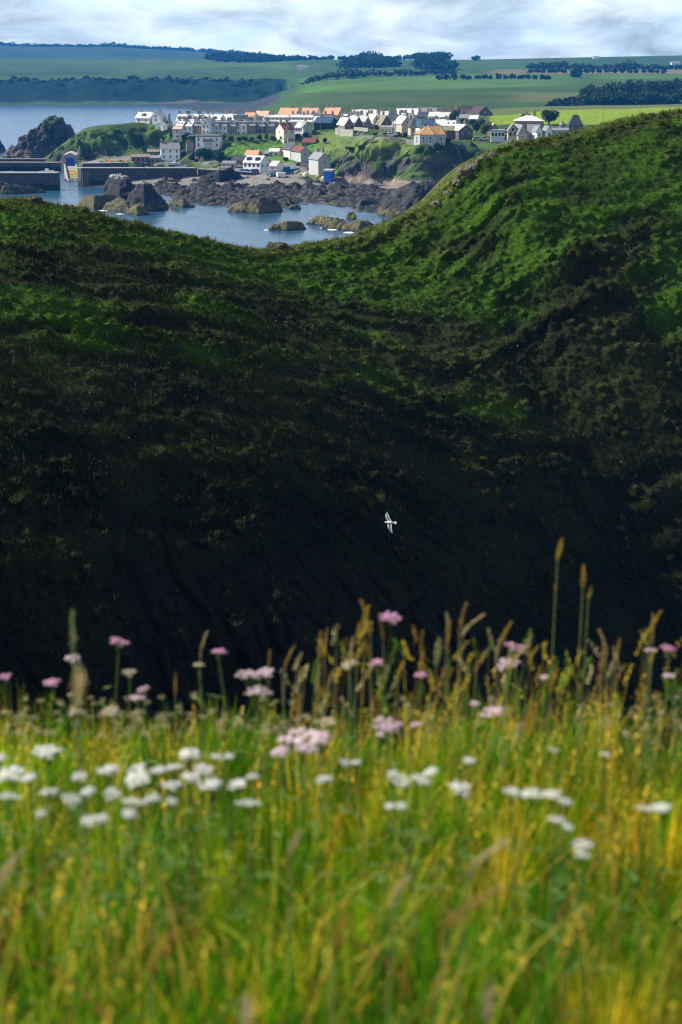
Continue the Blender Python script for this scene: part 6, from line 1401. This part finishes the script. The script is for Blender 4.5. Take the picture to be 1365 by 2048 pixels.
# ------------------------------------------------------------------ gulls
GREY = mat('gull_grey', (0.19, 0.23, 0.30), var=.08, scale=8, rough=.7); GWHITE = mat('gull_white', (0.80, 0.80, 0.78), var=.04, scale=8, rough=.7); GTIP = mat('gull_wingtip', (0.05, 0.05, 0.05)); BILL = mat('gull_bill', (0.55, 0.40, 0.06))
def flying_gull():
    # bird frame: nose towards +x, left wing +y, back +z; then turned so that its back is towards the camera
    x, y, z = aty(780, 1045, 58); body = MB(); n = 10
    secs = [(.235, 0, .004), (.215, .005, .022), (.185, .008, .034), (.15, .0, .032), (.10, -.005, .048), (.03, -.008, .060), (-.06, -.006, .055), (-.14, 0, .034), (-.20, .004, .016)]
    body.tube([(a, 0, b) for a, b, c in secs], [c for a, b, c in secs], n)
    o = body.build('gull', GWHITE, None, True); tag(o, 'white gull with grey wings gliding across the dark gully', 'bird')
    MB().tube([(.222, 0, .002), (.262, 0, -.004), (.272, 0, -.012)], (.012, .007, .002), 6).build('bill', BILL, o)
    t = MB(); t.add([(-.15, -.028, .004), (-.15, .028, .004), (-.305, .075, .0), (-.315, 0, .002), (-.305, -.075, .0), (-.15, 0, -.012), (-.30, 0, -.006)], [(0, 1, 2, 3), (0, 3, 4), (0, 4, 6, 5), (1, 5, 6, 2), (2, 6, 3), (3, 6, 4)]); t.build('tail', GWHITE, o)
    for sg, sweep in ((1, -.22), (-1, .42)):
        # chord stations: y, leading x, trailing x, z
        stn = [(.035, .105, -.085, .02), (.14, .125, -.075, .045), (.24, .135, -.055, .055), (.33, .10, -.055, .045), (.42, .045, -.055, .035), (.49, -.01, -.060, .028), (.53, -.05, -.068, .024)]
        for nm, mt, rng_, lo, hi in (('wing', GREY, (0, 5), 0., .82), ('wing_edge', GWHITE, (0, 5), .823, 1.0), ('wing_tip', GTIP, (5, 6), 0., 1.0)):
            b = MB(); vs = []
            for yy, xl, xt, zz_ in stn[rng_[0]:rng_[1] + 1]:
                xl += sweep * (yy - .035); xt += sweep * (yy - .035)
                a_, b_ = xl + (xt - xl) * lo, xl + (xt - xl) * hi; th_ = .012 * (1 - yy / .6)
                vs += [(a_, sg * yy, zz_), ((a_ + b_) / 2, sg * yy, zz_ + th_), (b_, sg * yy, zz_ - .002), ((a_ + b_) / 2, sg * yy, zz_ - th_ * .6)]
            k = rng_[1] - rng_[0] + 1
            fs = [(4 * i + j, 4 * i + (j + 1) % 4, 4 * i + 4 + (j + 1) % 4, 4 * i + 4 + j) for i in range(k - 1) for j in range(4)] + [(0, 1, 2, 3), (4 * k - 1, 4 * k - 2, 4 * k - 3, 4 * k - 4)]
            b.add(vs, fs).build(nm, mt, o, True)
    # nose to the left of the picture, back towards us, right wing down
    R = Matrix(((-1, .10, .20), (.0, -.50, -.80), (.12, .85, .5)))
    X_ = Vector((-.98, .1, .02)).normalized(); Z_ = Vector((.12, -.86, .48)); Z_ = (Z_ - X_ * Z_.dot(X_)).normalized(); Y_ = Z_.cross(X_)
    o.matrix_world = Matrix(((X_.x, Y_.x, Z_.x, x), (X_.y, Y_.y, Z_.y, y), (X_.z, Y_.z, Z_.z, z), (0, 0, 0, 1))) @ Matrix.Scale(.86, 4)
flying_gull()
def sitting_mesh():
    b = MB(); b.tube([(.2, 0, .14), (.1, 0, .17), (-.05, 0, .16), (-.22, 0, .15), (-.34, 0, .17)], (.05, .10, .11, .06, .01), 8)
    b.tube([(.15, 0, .2), (.2, 0, .28), (.22, 0, .34), (.25, 0, .36), (.33, 0, .345)], (.055, .045, .055, .04, .004), 7)
    for s_ in (-.04, .04): b.tube([(.0, s_, -.06), (.0, s_, .1)], .012, 4)
    return b
SITM = proto('gull', sitting_mesh(), GWHITE)
def sit(px, py, Y, label, group=None, s_=1.0):
    x, y, z = aty(px, py, Y); o = bpy.data.objects.new('gull', SITM); COL.objects.link(o); o.location = (x, y, z); o.rotation_euler = (0, 0, random.random() * 6); o.scale = (s_,) * 3; tag(o, label, 'bird', group)
bpy.context.view_layer.update()
DG = bpy.context.evaluated_depsgraph_get()
def perch(px, py):
    u, v, w = ray(px, py); ok, loc, *_ = SC.ray_cast(DG, Vector((0, 0, EYE)) + Vector((u, v, w)) * 140, Vector((u, v, w)).normalized())
    return loc if ok else None
for i in range(17):
    px = 214 + i * 2.9 + random.uniform(-1, 1); sil_y = 352.5 + random.uniform(-.5, 6)
    q = perch(px, sil_y)
    if q and q.y < 600:
        o = bpy.data.objects.new('gull', SITM); COL.objects.link(o); o.location = q + Vector((0, 0, .08)); o.rotation_euler = (0, 0, random.random() * 6); o.scale = (1.25,) * 3
        tag(o, 'white gull perched on top of the tall black skerry', 'bird', 'gulls on the tall black skerry')
for i in range(6):
    q = perch(276 + i * 4.5 + random.uniform(-1, 1), 366 + random.uniform(0, 4))
    if q and q.y < 600:
        o = bpy.data.objects.new('gull', SITM); COL.objects.link(o); o.location = q + Vector((0, 0, .08)); o.rotation_euler = (0, 0, random.random() * 6); o.scale = (1.25,) * 3
        tag(o, 'white gull perched on the humped black skerry', 'bird', 'gulls on the humped black skerry')
for i in range(6):
    q = perch(622 + i * 10 + random.uniform(-2, 2), 434 + random.uniform(0, 6))
    if q and q.y < 600:
        o = bpy.data.objects.new('gull', SITM); COL.objects.link(o); o.location = q + Vector((0, 0, .08)); o.rotation_euler = (0, 0, random.random() * 6); o.scale = (1.2,) * 3
        tag(o, 'white gull resting on the long low skerry in the bay', 'bird', 'gulls on the long low skerry')
sit(184, 426, float(ridge_Y(184)) - .3, 'white gull standing on the grassy crest beside a dark rock', None, .55)
# ------------------------------------------------------------------ the air between here and the far hills
hz = MB().box(-3600, 3600, -40, 6500, -12, 190).build('haze', None)
hm = bpy.data.materials.new('haze_air'); hm.use_nodes = True
hm.node_tree.nodes.clear()
ho = hm.node_tree.nodes.new('ShaderNodeOutputMaterial'); hv = hm.node_tree.nodes.new('ShaderNodeVolumePrincipled')
hv.inputs['Color'].default_value = (0.04, 0.36, 1.0, 1)
hv.inputs['Density'].default_value = 0.000085
hv.inputs['Anisotropy'].default_value = 0.0
hm.node_tree.links.new(hv.outputs[0], ho.inputs['Volume'])
hz.data.materials.clear(); hz.data.materials.append(hm)
tag(hz, kind='stuff')
